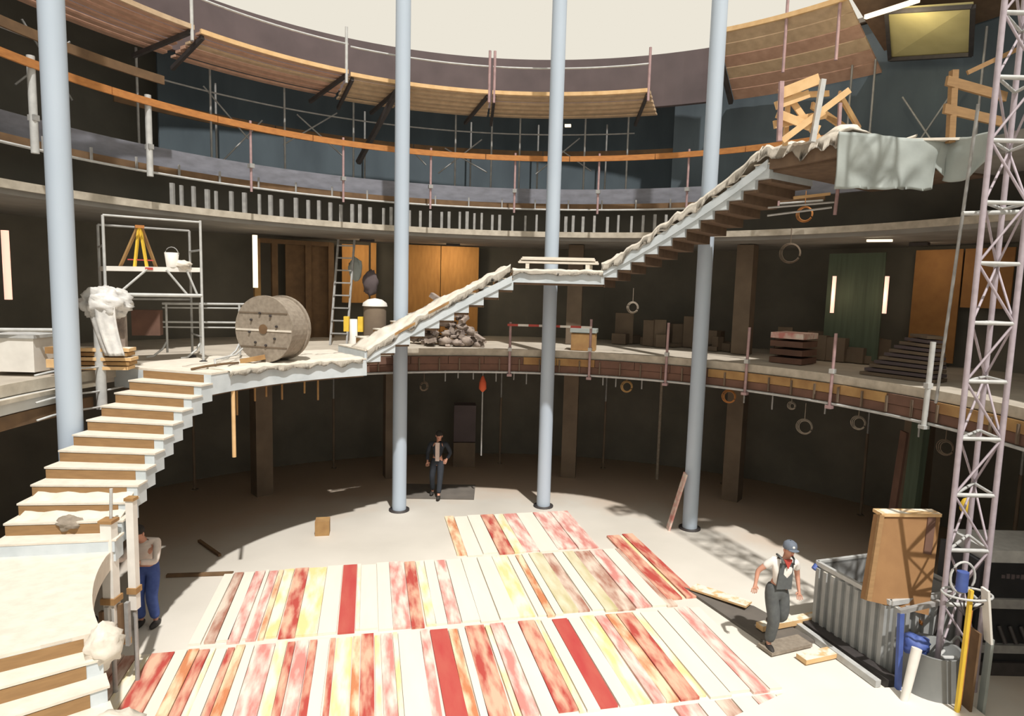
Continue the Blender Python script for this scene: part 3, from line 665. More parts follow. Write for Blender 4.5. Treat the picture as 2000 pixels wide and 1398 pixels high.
for i in range(90):
    a = 108.5-random.random()*11; r = 8.0+random.random()*1.1; h = 1.25*math.sin(PI*max(.05, min(.95, (109-a)/12)))
    c_ = pp(r, a, 3.95+random.random()*h); (q.blob(c_, (random.uniform(.1, .2), random.uniform(.1, .18), random.uniform(.07, .14)), i, .6, 3, 9, 7) if i % 3 == 0 else q.beam(c_, c_+Vector((random.uniform(-.3, .3), random.uniform(-.2, .2), random.uniform(-.15, .2))), random.uniform(.05, .2), random.uniform(.03, .14)))
tag(q.build('rubble_heap', M['rubble']), 'heap of rubble and sacks behind the lower suspended flight', 'rubble', kind='stuff')
# plywood sheets on the rear wall
def ply(a1, a0, z0, z1, lb, m, r=11.6):
    return tag(MB().sector(r, r+.03, a0, a1, z0, z1, 1.5).build('plywood_sheet', M[m]), lb, 'plywood')
ply(117.1, 113.2, 4.9, 6.62, 'orange plywood sheet just left of the second column', 'ply')
ply(112.9, 112.1, 4.6, 6.7, 'narrow orange plywood strip beside the left sheet', 'ply')
ply(108.6, 102.4, 3.95, 6.7, 'left half of the wide orange plywood wall', 'ply')
ply(102.3, 96.5, 3.95, 6.7, 'right half of the wide orange plywood wall', 'ply')
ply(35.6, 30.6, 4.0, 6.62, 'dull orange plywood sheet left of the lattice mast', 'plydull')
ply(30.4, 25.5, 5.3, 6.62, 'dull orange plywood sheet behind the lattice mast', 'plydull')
for k, (a, z) in enumerate(((114.5, 5.6), (101, 5.4), (33, 5.6))):     # work lamps on the gallery ceiling that light the plywood
    r_ = 10.6
    t = thing('ceiling_work_lamp', pp(r_, a, 6.6), ['small work lamp over the left plywood sheet', 'small work lamp over the wide plywood wall', 'small work lamp over the right plywood sheet'][k], 'lamp')
    MB().box(pp(r_, a, 6.69), (.12, .4, .07), math.radians(a)).build('housing', M['darksteel'], t)
    ld = bpy.data.lights.new('work_lamp', 'AREA'); lo = bpy.data.objects.new('work_lamp_light', ld); COL.objects.link(lo)
    ld.energy = (10, 16, 5)[k]; ld.size = .35; ld.color = (1, .8, .55); lo.parent = t; lo.location = (0, 0, .03)
    d_ = (pp(11.6, a, 5.3)-pp(r_, a, 6.63)); lo.rotation_euler = d_.to_track_quat('-Z', 'Y').to_euler()
# doorway frames on the left rear wall
t = thing('door_frame', pp(11.2, 127, 3.9), 'brown door frames in the dark rear wall right of the lit tube', 'door frame')
for a in (129.6, 127.2, 122.5, 119.2): MB().box(pp(11.2, a, 5.25), (.12, .16, 2.7), math.radians(a)).build('jamb', M['brownboard'] if a < 128 else M['edgeboard'], t)
MB().sector(11.15, 11.28, 119, 130, 6.5, 6.62).build('lintel', M['brownboard'], t)
MB().sector(11.3, 11.34, 119.4, 125.5, 3.9, 6.5).build('door_leaf', M['brownboard'], t)
# lit tubes
tag(MB().tube(pp(9.9, 132.3, 5.3), pp(9.9, 132.3, 6.6), .06, 10).build('tube_light', TUBE), 'thick upright lit tube above the cable drum', 'lamp')
tag(MB().tube(pp(9.5, 164.6, 5.02), pp(9.5, 164.6, 6.23), .06, 10).build('tube_light', TUBER), 'upright lit tube cut by the left picture edge', 'lamp')
tag(MB().tube(pp(9.9, 41.4, 5.08), pp(9.9, 41.4, 5.95), .045, 8).build('tube_light', TUBER), 'left one of the two upright lit tubes on the right gallery', 'lamp')
tag(MB().tube(pp(9.9, 34.6, 5.12), pp(9.9, 34.6, 5.95), .045, 8).build('tube_light', TUBER), 'right one of the two upright lit tubes on the right gallery', 'lamp')
tag(MB().beam(pp(9.0, 34.9, 6.68), pp(9.0, 31.6, 6.66), .06, .05).build('tube_light', TUBE), 'lit tube under the second gallery lip left of the mast', 'lamp')
tag(MB().box(pp(8.9, 82.7, 9.8), (.1, .16, .06), 1.4).build('floodlight', TUBE), 'tiny lit lamp beside the column under the scaffold deck', 'lamp')
for a, z in ((132.3, 5.95), (164.6, 5.6), (41.4, 5.5), (34.6, 5.5)):
    ld = bpy.data.lights.new('tube_glow', 'POINT'); lo = bpy.data.objects.new('tube_glow', ld); COL.objects.link(lo)
    ld.energy = 5; ld.shadow_soft_size = .2; ld.color = (1, .75, .5); lo.location = pp(9.72, a, z)
# pillars of both storeys
for k, a in enumerate((132, 111.3, 80.8, 53.7, 28.6)):
    nm = ['behind the drum landing', 'just left of the second column', 'right of the third column', 'right of the column with the leaning plank', 'left of the lattice mast']
    tag(MB().box(pp(9.8, a, 1.83), (.42, .42, 3.66), math.radians(a)).build('square_pillar', M['pillar']), 'square ground floor pillar '+nm[k], 'pillar')
    if k in (2, 3): tag(MB().box(pp(9.8, a, 5.32), (.42, .42, 2.8), math.radians(a)).build('square_pillar', M['pillar']), 'square pillar on the first gallery '+nm[k], 'pillar')
# right gallery goods
t = thing('crate', pp(8, 78, 3.9), 'ochre crate with a pale lid behind the red and white barrier rail', 'crate')
MB().box(pp(8.05, 78, 4.13), (.45, .62, .44), math.radians(78)).build('body', M['edgeboard'], t)
MB().box(pp(8.05, 78, 4.42), (.5, .68, .1), math.radians(78)).build('lid', M['tarp'], t)
for i in range(4):
    tag(MB().box(pp(8.75, 43.5, 3.98+.19*i), (.8, .75, .13), math.radians(43)).build('pallet', M['edgered'] if i < 3 else M['pP']), 'pallet load under the left lit tube, %s' % ['lowest', 'second from below', 'third from below', 'topmost and pinkish'][i], 'pallet', 'pallets stacked on the right gallery')
for i in range(11):
    z = 3.94+.08*i; sh = .085*i
    tag(MB().beam(pp(8.3+.06*i, 31-sh*5, z), pp(8.5, 21.5+sh*1.5, z), .5-.02*i, .06).build('stacked_board', M['plum' if i % 2 else 'pillar']), 'greyish board in the sloping stack on the right gallery, %s of eleven from below' % ['first', 'second', 'third', 'fourth', 'fifth', 'sixth', 'seventh', 'eighth', 'ninth', 'tenth', 'last'][i], 'board', 'boards in the sloping stack on the right gallery')
tag(MB().sector(10.2, 10.24, 35.8, 43, 4.0, 6.5, 1).build('sheeting', M['greencloth']), 'dark green sheeting between the two upright lit tubes', 'sheeting')
q = MB()
for i in range(40):
    a = random.choice((random.uniform(56, 74), random.uniform(36, 50))); h_ = random.uniform(.1, .9); q.box(pp(10.1+random.random()*.9, a, 3.92+h_/2), (random.uniform(.2, .6), random.uniform(.2, .5), h_), random.random()*3)
tag(q.build('stored_goods', M['pillar']), 'dim jumble of building goods along the right gallery wall', 'rubble', kind='stuff')

# coils and hanging lines under the slabs
def coil(r, deg, z, R, lb, m='pillar', tilt=0.3):
    R *= .85
    t = thing('cable_coil', pp(r, deg, z-R), lb, 'coil', 'cable coils hanging from the slabs')
    c = pp(r, deg, z); a = math.radians(deg+90)+tilt; ux = Vector((math.cos(a), math.sin(a), 0))
    for k in range(3):
        MB().path([c+ux*math.cos(i*PI/12)*(R-.02*k)+Vector((0, 0, 1))*math.sin(i*PI/12)*(R-.015*k)+Vector((0, -.02*k, 0)) for i in range(24)], .009, 5, True).build('loop', M[m], t)
    MB().tube(c+Vector((0, 0, R)), c+Vector((0, 0, R+.34)), .008, 5).build('tie', M[m], t)
for r, d, z, R, lb, m in ((7.8, 69, 5.06, .17, 'small cable coil hanging below the upper flight', 'drumwood'), (7.5, 36.6, 2.72, .19, 'pale cable coil hanging lowest under the right gallery', 'drumwood'),
                       (7.5, 69, 3.1, .17, 'tan cable coil under the gallery right of the third column', 'edgeboard'), (7.5, 27.9, 3.02, .16, 'dim cable coil under the gallery left of the rust plank', 'drumwood'),
                       (7.5, 50, 3.12, .18, 'orange cable coil right of the column with the leaning plank', 'orange'), (8.2, 43.5, 6.4, .26, 'large dark cable coil under the upper right gallery', 'pillar'),
                       (8.3, 42, 7.25, .2, 'orange cable loop on the second gallery lip', 'orange'), (7.5, 108.5, 2.95, .14, 'faint cable coil right of the second column', 'pillar'),
                       (7.5, 39, 3.12, .1, 'tiny cable coil next to the lowest pale coil', 'drumwood'), (7.5, 14.5, 2.95, .16, 'dim cable coil seen left of the mast legs', 'pillar')):
    coil(r, d, z, R, lb, m)
for i, (d, L) in enumerate(((104.5, .3), (102, .22), (99, .25), (94.5, .3), (91, .25), (88.5, .35), (73.5, .28), (71, .3), (66, .3), (47, .35), (42, .4), (33, .3), (18, .35))):
    tag(MB().tube(pp(7.42, d, 3.68-.3-L), pp(7.42, d, 3.68), .018, 6).build('hanging_tie', M['steel']), 'thin formwork tie hanging from the right gallery soffit, %s' % (ORD+['eleventh from the left', 'twelfth from the left', 'rightmost'])[i], 'tie', 'formwork ties under the right gallery')
for i, (d, L) in enumerate(((154, .5), (150, .3), (147.5, .25), (144, .35), (139, .28), (136, .45))):
    tag(MB().tube(pp(5.7, d, 3.55-L), pp(5.7, d, 3.6), .02, 6).build('hanging_tie', M['edgeboard']), 'short formwork tie hanging from the drum landing soffit, %s' % ORD[i], 'tie', 'formwork ties under the drum landing')
tag(MB().tube(pp(5.34, 158.3, 2.42), pp(5.34, 158.3, 3.6), .035).build('hanging_tube', M['freshwood']), 'pale tube hanging from the front of the drum landing', 'tube')
t = thing('signal_bag', pp(7.6, 97, 2.75), 'orange red cloth bag hanging under the right gallery', 'bag')
MB().lathe(pp(7.6, 97, 2.78), [(.02, 0), (.1, .08), (.09, .25), (.03, .4), (.01, .42)], 12).build('bag', M['redcloth'], t)
MB().tube(pp(7.6, 97, 3.15), pp(7.6, 97, 3.7), .01, 5).build('cord', M['steel'], t)
MB().tube(pp(7.6, 97, 1.1), pp(7.6, 97, 2.78), .02, 6).build('pole', M['steel'], t)

# ground floor
for i, (z0, z1) in enumerate(((0, .75), (.78, 1.9))):
    tag(MB().box((-1.4, 19.6, (z0+z1)/2), (.66, .5, z1-z0), .1).build('packing_case', M['pillar' if i == 0 else 'plum']), ['lower brown packing case behind the far man', 'upper brown packing case behind the far man'][i], 'box')
tag(MB().tube((4.35, 18.6, 0), (4.35, 18.6, 3.68), .045).build('slim_prop', M['drumwood']), 'slim prop between third and fourth columns under the gallery', 'prop')
tag(MB().beam(pp(8.9, 28.3, 0), pp(8.9, 27.3, 2.75), .22, .05).build('leaning_board', M['edgered']), 'rust red upright board in the dark left of the mast', 'board')
tag(MB().beam(pp(8.7, 25.0, 0), pp(8.7, 24.4, 3.2), .4, .12).build('green_pillar_board', M['greencloth']), 'olive green broad board right of the rust red board', 'board')
tag(MB().beam((3.72, 14.55, 0), (4.04, 14.49, 1.36), .22, .04).build('leaning_plank', M['pP']), 'pinkish plank leaning on the foot of the right column', 'plank')
tag(MB().box((-4.05, 13.75, .16), (.3, .3, .32), .2).build('timber_block', M['edgeboard']), 'small ochre box alone on the open floor', 'box')
tag(MB().box((-1.95, 16.85, .015), (2.1, 1.2, .03), .03).build('shadow_patch', M['shadetone']), 'dark patch painted as stair shadow on the floor under the far man', 'shadow patch')  # thin dark slab imitates the stair's cast shadow
for i in range(9):
    a = random.uniform(45, 165); r = random.uniform(7.4, 9.2)
    tag(MB().beam(pp(r, a, .02), pp(r+random.uniform(-.3, .3), a+random.uniform(2, 6), .03), .06, .04).build('floor_lath', M['brownboard']), 'thin offcut scattered on the shaded floor', 'offcut', 'thin offcuts scattered on the shaded floor') if i < 0 else None
tag(MB().beam((-6.25, 11.45, .03), (-5.1, 11.62, .03), .08, .05).build('floor_batten', M['brownboard']), 'thin brown batten on the floor left of the painted boards', 'batten')
tag(MB().beam((-6.45, 13.1, .03), (-5.7, 12.4, .03), .06, .05).build('floor_batten', M['brownboard']), 'thin brown batten in the shade right of the stooping man', 'batten')

for i, (c_, rd, lb_) in enumerate(((pp(5.1, 216, 1.86), (.15, .2, .2), 'white dusty sack at the landing corner above the lowest flight'), (pp(5.15, 224, 1.35), (.3, .26, .17), 'white rounded dusty sack on the edge of the lowest flight'))):
    tag(MB().blob(c_, rd, 31+i, .3, 2.5, 22, 16).build('dusty_sack', M['dust']), lb_, 'sack')
# formwork support at the landing corner
t = thing('wrapped_formwork', (-5.0, 8.1, 0), 'white wrapped formwork posts with boards at the corner of the pale landing', 'formwork')
for x, y, z0, z1, wd in ((-5.1, 8.02, 1.0, 2.35, .14), (-4.97, 8.3, 1.05, 2.55, .1)):
    MB().beam((x, y, z0), (x, y, z1), wd, wd).build('wrapped_post', M['white'], t)
    MB().beam((x, y, z1), (x, y, z1+.04), wd*1.25, wd*1.25).build('ochre_cap', M['edgeboard'], t)
    MB().beam((x, y, 1.28), (x, y, 1.36), wd*1.4, wd*1.3).build('collar', M['edgeboard'], t)
    MB().tube((x, y, 0), (x, y, 1.02), .03).build('prop', M['steel'], t)
MB().tube((-5.09, 8.05, 2.35), (-5.07, 8.05, 2.78), .02).build('pin', M['steelpale'], t)
for i, (x, y, z0, m) in enumerate(((-5.17, 7.92, .58, 'brownboard'), (-5.12, 7.95, .62, 'steelpale'), (-5.06, 7.98, .66, 'white'), (-5.0, 8.03, .7, 'brownboard'), (-4.94, 8.08, .66, 'steel'))):
    MB().beam((x, y, z0), (x, y, 1.25-.05*(i == 0)), .06, .05).build('board', M[m], t)
MB().beam((-5.2, 7.96, .72), (-4.92, 8.12, .72), .05, .08).build('rail', M['edgeboard'], t)

t0_ = None
for k, (x, y, z0, z1) in enumerate(((-8.2, 16.5, 0, 3.68), (-5.2, 18.8, 0, 3.68), (-.3, 19.8, 0, 3.68), (2.9, 19.6, 0, 3.68), (6.2, 18.3, 0, 3.68), (8.9, 15.9, 0, 3.68), (9.6, 13.6, 0, 3.68), (10.0, 12.4, 0, 3.68))):
    t = thing('steel_prop', (x, y, 0), 'dim thin steel prop in the dark ground floor gallery, '+ORD[k], 'prop', 'dim steel props under the first gallery')
    MB().tube((x, y, z0), (x, y, z0+2.1), .035, 8).build('outer_tube', M['pillar'], t); MB().tube((x, y, z0+2.1), (x, y, z1), .024, 8).build('inner_tube', M['steel'], t)
    MB().box((x, y, .01), (.14, .14, .02)).build('base_plate', M['pillar'], t)
# ------------------------------------------------------------------ painted boards on the floor
BU = Vector((.977, .215, 0)); BV = Vector((.215, -.977, 0)); BO = Vector((.2, 10.16, 0))
ROW3 = [(-6.06, 'B'), (-5.83, 'B'), (-5.65, 'Y'), (-5.47, 'R'), (-5.15, 'C'), (-4.98, 'O'), (-4.82, 'R'), (-4.67, 'Y'), (-4.59, 'C'), (-4.43, 'R'), (-4.32, 'O'), (-4.18, 'C'), (-4.05, 'P'), (-3.75, 'Y'), (-3.58, 'R'), (-3.46, 'P'), (-3.26, 'R'), (-3.14, 'C'), (-2.96, 'R'), (-2.87, 'Y'), (-2.62, 'O'), (-2.5, 'R'), (-2.3, 'Y'), (-2.21, 'P'), (-2.02, 'Y'), (-1.94, 'C'), (-1.59, 'P'), (-1.44, 'D'), (-1.15, 'O'), (-1.0, 'C'), (-0.88, 'R'), (-0.56, 'Y'), (-0.47, 'P'), (-0.24, 'C'), (0.0, 'R'), (0.28, 'Y'), (0.38, 'C'), (0.57, 'D'), (0.84, 'C'), (1.06, 'Y'), (1.31, 'P'), (1.51, 'O'), (1.7, 'R'), (1.99, 'Y'), (2.12, 'C'), (2.45, 'C'), (2.77, 'P'), (3.04, 'C'), (3.24, '')]
ROW2 = [(-5.01, 'C'), (-4.83, 'B'), (-4.66, 'C'), (-4.47, 'P'), (-4.28, 'C'), (-4.21, 'P'), (-4.05, 'O'), (-3.95, 'Y'), (-3.76, 'R'), (-3.5, 'Y'), (-3.16, 'C'), (-2.87, 'D'), (-2.6, 'Y'), (-2.53, 'C'), (-2.24, 'C'), (-2.0, 'P'), (-1.71, 'R'), (-1.49, 'Y'), (-1.32, 'C'), (-1.12, 'P'), (-0.89, 'C'), (-0.58, 'C'), (-0.26, 'C'), (0.05, 'Y'), (0.37, 'C'), (0.53, 'O'), (0.67, 'C'), (0.82, 'G'), (1.11, 'B'), (1.33, 'C'), (1.55, 'G'), (1.79, 'B'), (2.13, 'P'), (2.42, 'C'), (2.7, 'B'), (2.9, '')]
ROW2B = [(2.78, 'R'), (3.08, 'Y'), (3.16, 'R'), (3.42, '')]
ROW1 = [(-0.64, 'O'), (-0.42, 'C'), (-0.1, 'C'), (0.22, 'R'), (0.54, 'Y'), (0.77, 'P'), (1.1, 'C'), (1.51, 'P'), (1.95, 'P'), (2.4, '')]
ROW4 = [(1.55, 'P'), (1.9, 'C'), (2.15, 'B'), (2.4, 'C'), (2.7, 'P'), (3.05, 'Y'), (3.25, 'C'), (3.5, '')]
CN = dict(B='brown red', Y='yellow washed', R='red', C='cream', O='orange washed', P='pink washed', D='deep red', G='olive washed')
NUM = ['first', 'second', 'third', 'fourth', 'fifth', 'sixth', 'seventh', 'eighth', 'ninth', 'tenth', 'eleventh', 'twelfth', 'thirteenth', 'fourteenth', 'fifteenth']
for row, s0, s1, rn in ((ROW3, .06, 2.38, 'the front row'), (ROW2, -2.58, -.1, 'the middle row'), (ROW2B, -3.3, -.3, 'the slanted right group'), (ROW1, -5.0, -2.72, 'the short rear row'), (ROW4, 2.5, 4.6, 'the nearest corner row')):
    cnt = {}; tot = {}
    for _, c in row: tot[c] = tot.get(c, 0)+1
    for (t0, c), (t1, _) in zip(row[:-1], row[1:]):
        cnt[c] = cnt.get(c, 0)+1
        e0 = s0+random.uniform(-.035, .035); e1 = s1+random.uniform(-.05, .05); sk = random.uniform(-.02, .02)
        z = .035+random.choice((0, .004, .008))
        q = [BO+BU*(t0+.007)+BV*e0, BO+BU*(t1-.007)+BV*e0, BO+BU*(t1-.007+sk)+BV*e1, BO+BU*(t0+.007+sk)+BV*e1]
        o = MB().hexa([Vector((v.x, v.y, .002)) for v in q]+[Vector((v.x, v.y, z)) for v in q]).build('painted_board', M['p'+c])
        wh = '' if tot[c] == 1 else ', %s of its colour from left' % NUM[cnt[c]-1]
        tag(o, '%s floor board in %s%s' % (CN[c], rn, wh), 'board', 'painted boards in '+rn)
t = thing('slab_sheet', (4.7, 8.2, 0), 'pale flat sheet covering the floor in the bottom right corner', 'sheet')
q = [(2.6, 7.6), (6.4, 7.4), (6.25, 8.62), (3.95, 8.42)]
MB().hexa([Vector((x, y, .005)) for x, y in q]+[Vector((x, y, .06)) for x, y in q]).build('sheet', M['floor'], t)

# ------------------------------------------------------------------ loose timber near the worker
def lb(a, b, wd, th, m, label, name='loose_board', cat='board'): return tag(MB().beam(a, b, wd, th).build(name, M[m]), label, cat)
lb((4.12, 10.0, .12), (5.28, 10.42, .12), .16, .09, 'freshwood', 'ochre beam lying behind the boots of the worker')
lb((4.45, 9.2, .06), (5.05, 9.42, .06), .2, .07, 'freshwood', 'pale short board lying in front of the worker')
lb((4.0, 9.45, .05), (4.75, 9.75, .05), .3, .05, 'drumwood', 'tan short board beneath the worker')
lb((3.45, 11.45, .09), (4.22, 10.75, .12), .26, .035, 'freshwood', 'curved cream board left of the worker')
q = MB(); q.hexa([Vector(v) for v in ((3.3, 11.5, 0), (4.05, 9.75, 0), (4.95, 9.75, 0), (4.35, 10.85, 0), (3.3, 11.5, .05), (4.05, 9.75, .05), (4.95, 9.75, .05), (4.35, 10.85, .05))])
tag(q.build('shadow_sheet', M['shadetone']), 'dull grey brown sheet imitating shadow under the boards left of the worker', 'sheet')  # dark sheet put in place of the triangular shadow beside the worker
t = thing('dark_channel', (5.2, 9.4, 0), 'dark channel with a pale rail running beside the ribbed container', 'channel')
MB().beam((5.0, 10.25, .07), (5.5, 8.62, .07), .2, .12).build('channel', M['darksteel'], t)
MB().beam((4.83, 10.2, .06), (5.28, 8.62, .06), .09, .1).build('rail', M['steelpale'], t)

# ------------------------------------------------------------------ ribbed container, panel, bin, machine
t = thing('ribbed_container', (6.0, 9.8, 0), 'open ribbed grey metal container at the lower right', 'container')
A = Vector((5.56, 8.95, 0)); B = Vector((5.12, 10.3, 0)); D = Vector((6.95, 9.4, 0)); E_ = Vector((6.5, 10.75, 0)); H = 1.1
def wall(a, b, h, th, mb_): 
    n_ = (b-a).cross(Vector((0, 0, 1))).normalized()*th
    return mb_.hexa([a, b, b+n_, a+n_, a+Vector((0, 0, h)), b+Vector((0, 0, h)), b+n_+Vector((0, 0, h)), a+n_+Vector((0, 0, h))])
q = MB()
wall(B, A, H, -.03, q); wall(A, D, H, -.03, q); wall(D, E_, H, -.03, q); wall(E_, B, H, -.03, q)
q.hexa([A, D, E_, B]+[v+Vector((0, 0, .05)) for v in (A, D, E_, B)])
q.build('shell', M['skip'], t)
for s0_, s1_, n_ in ((B, A, 9), (A, D, 8)):
    nv = (s1_-s0_).cross(Vector((0, 0, 1))).normalized()
    if nv.dot(Vector((5.9, 9.8, 0))-s0_) > 0: nv = -nv
    for k in range(n_):
        p_ = s0_.lerp(s1_, (k+.5)/n_)+nv*.03
        MB().beam(p_+Vector((0, 0, .05)), p_+Vector((0, 0, H-.06)), .06, .07, (s1_-s0_)).build('rib', M['skip'], t)
for a, b in ((A, B), (A, D), (D, E_), (E_, B)):
    MB().beam(a+Vector((0, 0, H)), b+Vector((0, 0, H)), .06, .07).build('rim', M['steelpale'], t)
MB().tube(B+Vector((0, 0, H-.04)), B+Vector((-.06, -.03, H-.1)), .045).build('lug', M['blue'], t)
MB().box((6.0, 9.85, .45), (1.1, .9, .7), .3).build('load', M['rubble'], t)
t = thing('brown_panel', (6.0, 9.3, .9), 'large brown panel with a pale ochre top edge leaning in the container', 'panel')
pv = [Vector(v) for v in ((5.22, 8.96, 1.12), (6.15, 9.0, .9), (6.42, 9.35, 2.28), (5.5, 9.3, 2.28))]
nrm = (pv[1]-pv[0]).cross(pv[3]-pv[0]).normalized()*.16
MB().hexa(pv+[v-nrm for v in pv]).build('board', M['panelwood'], t)
MB().beam(pv[3]-nrm*.5+Vector((0, 0, .03)), pv[2]-nrm*.5+Vector((0, 0, .03)), .22, .05).build('top_edge', M['freshwood'], t)
MB().beam(pv[0]+nrm*.1, pv[3]+nrm*.1, .07, .05, nrm).build('side_batten', M['timber'], t)
MB().beam(pv[0].lerp(pv[3], .6).lerp(pv[1].lerp(pv[2], .6), .85)+nrm*.05, pv[3].lerp(pv[2], .85)+nrm*.05, .12, .02, nrm).build('rust_batten', M['edgered'], t)
t = thing('grey_bin', (6.0, 8.62, 0), 'big tapered grey bin with a blue cloth over its rim', 'bin')
MB().lathe((6.0, 8.62, 0), [(.42, 0), (.42, .03), (.35, .62), (.36, .64), (.32, .63), (.38, .06), (.01, .06)], 32).build('shell', M['bucket'], t)
tag(MB().blob((5.74, 8.6, .68), (.18, .15, .14), 11, .3, 1.5, 24, 16).build('blue_cloth', M['blue']), 'blue cloth draped on the rim of the grey bin', 'cloth')
t = thing('blue_stand', (5.62, 8.72, 0), 'blue upright frame with pale rounded sack at the container corner', 'frame')
MB().beam((5.5, 8.52, 0), (5.46, 8.55, 1.15), .07, .06).build('post', M['blue'], t)
MB().beam((5.43, 8.55, 1.17), (6.1, 8.72, 1.24), .06, .06).build('top_bar', M['steel'], t)
tag(MB().tube((5.42, 8.26, .0), (5.6, 8.36, .75), .05, 14, .065).build('white_canister', M['white']), 'white rounded canister leaning between blue post and grey bin', 'canister')
lb((5.86, 9.18, 1.03), (6.28, 9.2, 1.05), .1, .035, 'freshwood', 'pale short plank on dark trestle above the grey bin')
t = thing('dark_trestle', (6.1, 8.85, 0), 'dark trestle behind the grey bin carrying a pale plank', 'trestle')
for x in (5.95, 6.4):
    MB().beam((x-.08, 9.12, 0), (x, 9.17, .98), .04, .04).build('leg', M['darksteel'], t); MB().beam((x+.08, 9.35, 0), (x, 9.22, .98), .04, .04).build('leg', M['darksteel'], t)
MB().beam((5.9, 9.2, .97), (6.45, 9.2, 1.0), .06, .05).build('bar', M['darksteel'], t)
MB().beam((5.9, 9.1, .95), (6.15, 9.12, .7), .04, .04).build('brace', M['orange'], t)
t = thing('hoop_basket', (6.08, 8.22, 1.6), 'round wire hoop basket with upright ring hung in front of the mast', 'basket')
c_ = Vector((6.08, 8.2, 1.62))
MB().path([c_+Vector((math.cos(k*PI/12)*.31, math.sin(k*PI/12)*.2, 0)) for k in range(24)], .016, 8, True).build('lower_hoop', M['steelpale'], t)
MB().path([c_+Vector((-.08+math.cos(k*PI/12)*.16, 0, .22+math.sin(k*PI/12)*.21)) for k in range(24)], .016, 8, True).build('upright_hoop', M['steelpale'], t)
for k in range(5): MB().tube(c_+Vector((math.cos(k*PI*.4+.4)*.31, math.sin(k*PI*.4+.4)*.2, 0)), c_+Vector((0, 0, -.3)), .01, 6).build('stay', M['darksteel'], t)
MB().tube(c_+Vector((.1, .19, .0)), c_+Vector((.12, .38, .0)), .02).build('hanger', M['darksteel'], t)
MB().tube(c_+Vector((-.08, 0, .04)), c_+Vector((-.08, 0, .3)), .07, 14).build('blue_fitting', M['blue'], t)
# site machine
t = thing('site_machine', (7.6, 9.1, 0), 'black site machine with grey panels at the right edge', 'machine')
MB().box((7.72, 9.5, .95), (1.7, .9, 1.5)).build('housing', M['black'], t)
MB().box((7.7, 9.48, 1.79), (1.5, .85, .18)).build('top_cover', M['steelpale'], t)
MB().box((7.62, 9.03, 1.1), (1.45, .06, .14)).build('ledge', M['steel'], t)
MB().box((7.62, 9.02, .42), (1.45, .08, .12)).build('ledge', M['steel'], t)
MB().box((7.6, 9.4, .1), (1.5, .8, .2)).build('skid', M['darksteel'], t)
for k in range(6): MB().box((7.2+.07*k, 9.04, 1.5+.006*(k % 2)), (.045, .015, .07 if k % 3 else .05)).build('letter_mark', M['plum'], t)
for k in range(5): MB().tube((7.05+.16*k, 9.03, .75), (7.07+.16*k, 8.9, .55), .03).build('fitting', M['darksteel'], t)
t = thing('striped_post', (6.05, 8.0, 0), 'yellow and orange upright strip at the foot of the mast', 'post')
MB().beam((6.0, 8.05, 0), (6.02, 8.05, 1.74), .05, .04).build('yellow_strip', M['yellow'], t)
MB().beam((6.05, 8.09, 0), (6.07, 8.09, 1.45), .04, .03).build('orange_strip', M['orange'], t)
lb((6.18, 8.13, 0), (6.2, 8.13, 1.15), .17, .03, 'brownboard', 'brown upright board right of the yellow strip')
lb((6.38, 8.13, 0), (6.4, 8.13, 1.05), .1, .04, 'tarp', 'grey green upright board right of the brown one')
lb((6.34, 8.08, 1.02), (6.2, 8.05, 1.76), .13, .03, 'white', 'white leaning slat above the yellow strip')
tag(MB().blob((6.95, 9.6, 2.35), (.07, .07, .13), 1, .1).build('yellow_lamp', M['yellow']), 'small yellow lamp housing between the mast legs', 'lamp')

# ------------------------------------------------------------------ lattice mast
t = thing('lattice_mast', (6.35, 8.7, 0), 'tall lilac grey lattice mast rising at the right edge', 'mast')
LEG = [Vector((6.06, 8.6, 0)), Vector((6.62, 8.6, 0)), Vector((6.75, 9.2, 0))]
for v in LEG: MB().tube(v, Z(v, 13), .036).build('leg', M['maststeel'], t)
k = 0; z = .49
while z < 12.6:
    for i in range(3):
        a, b = LEG[i], LEG[(i+1) % 3]
        MB().tube(Z(a, z), Z(b, z), .03 if i == 0 else .022, 6).build('crossbar', M['steelpale'], t)
        if z < 12: MB().tube(Z(a if (k+i) % 2 else b, z), Z(b if (k+i) % 2 else a, z+.78), .017, 6).build('diagonal', M['maststeel'], t)
    z += .78; k += 1
tag(MB().tube((6.45, 9.75, 3.9), (6.2, 9.1, 8.1), .022).build('slack_cable', M['steel']), 'thin slanting cable just left of the mast', 'cable')
tag(MB().tube((6.0, 8.9, 6.62), (6.75, 8.9, 6.66), .03).build('mast_tie', M['steelpale']), 'pale tie bar holding the mast at second gallery height', 'bar')

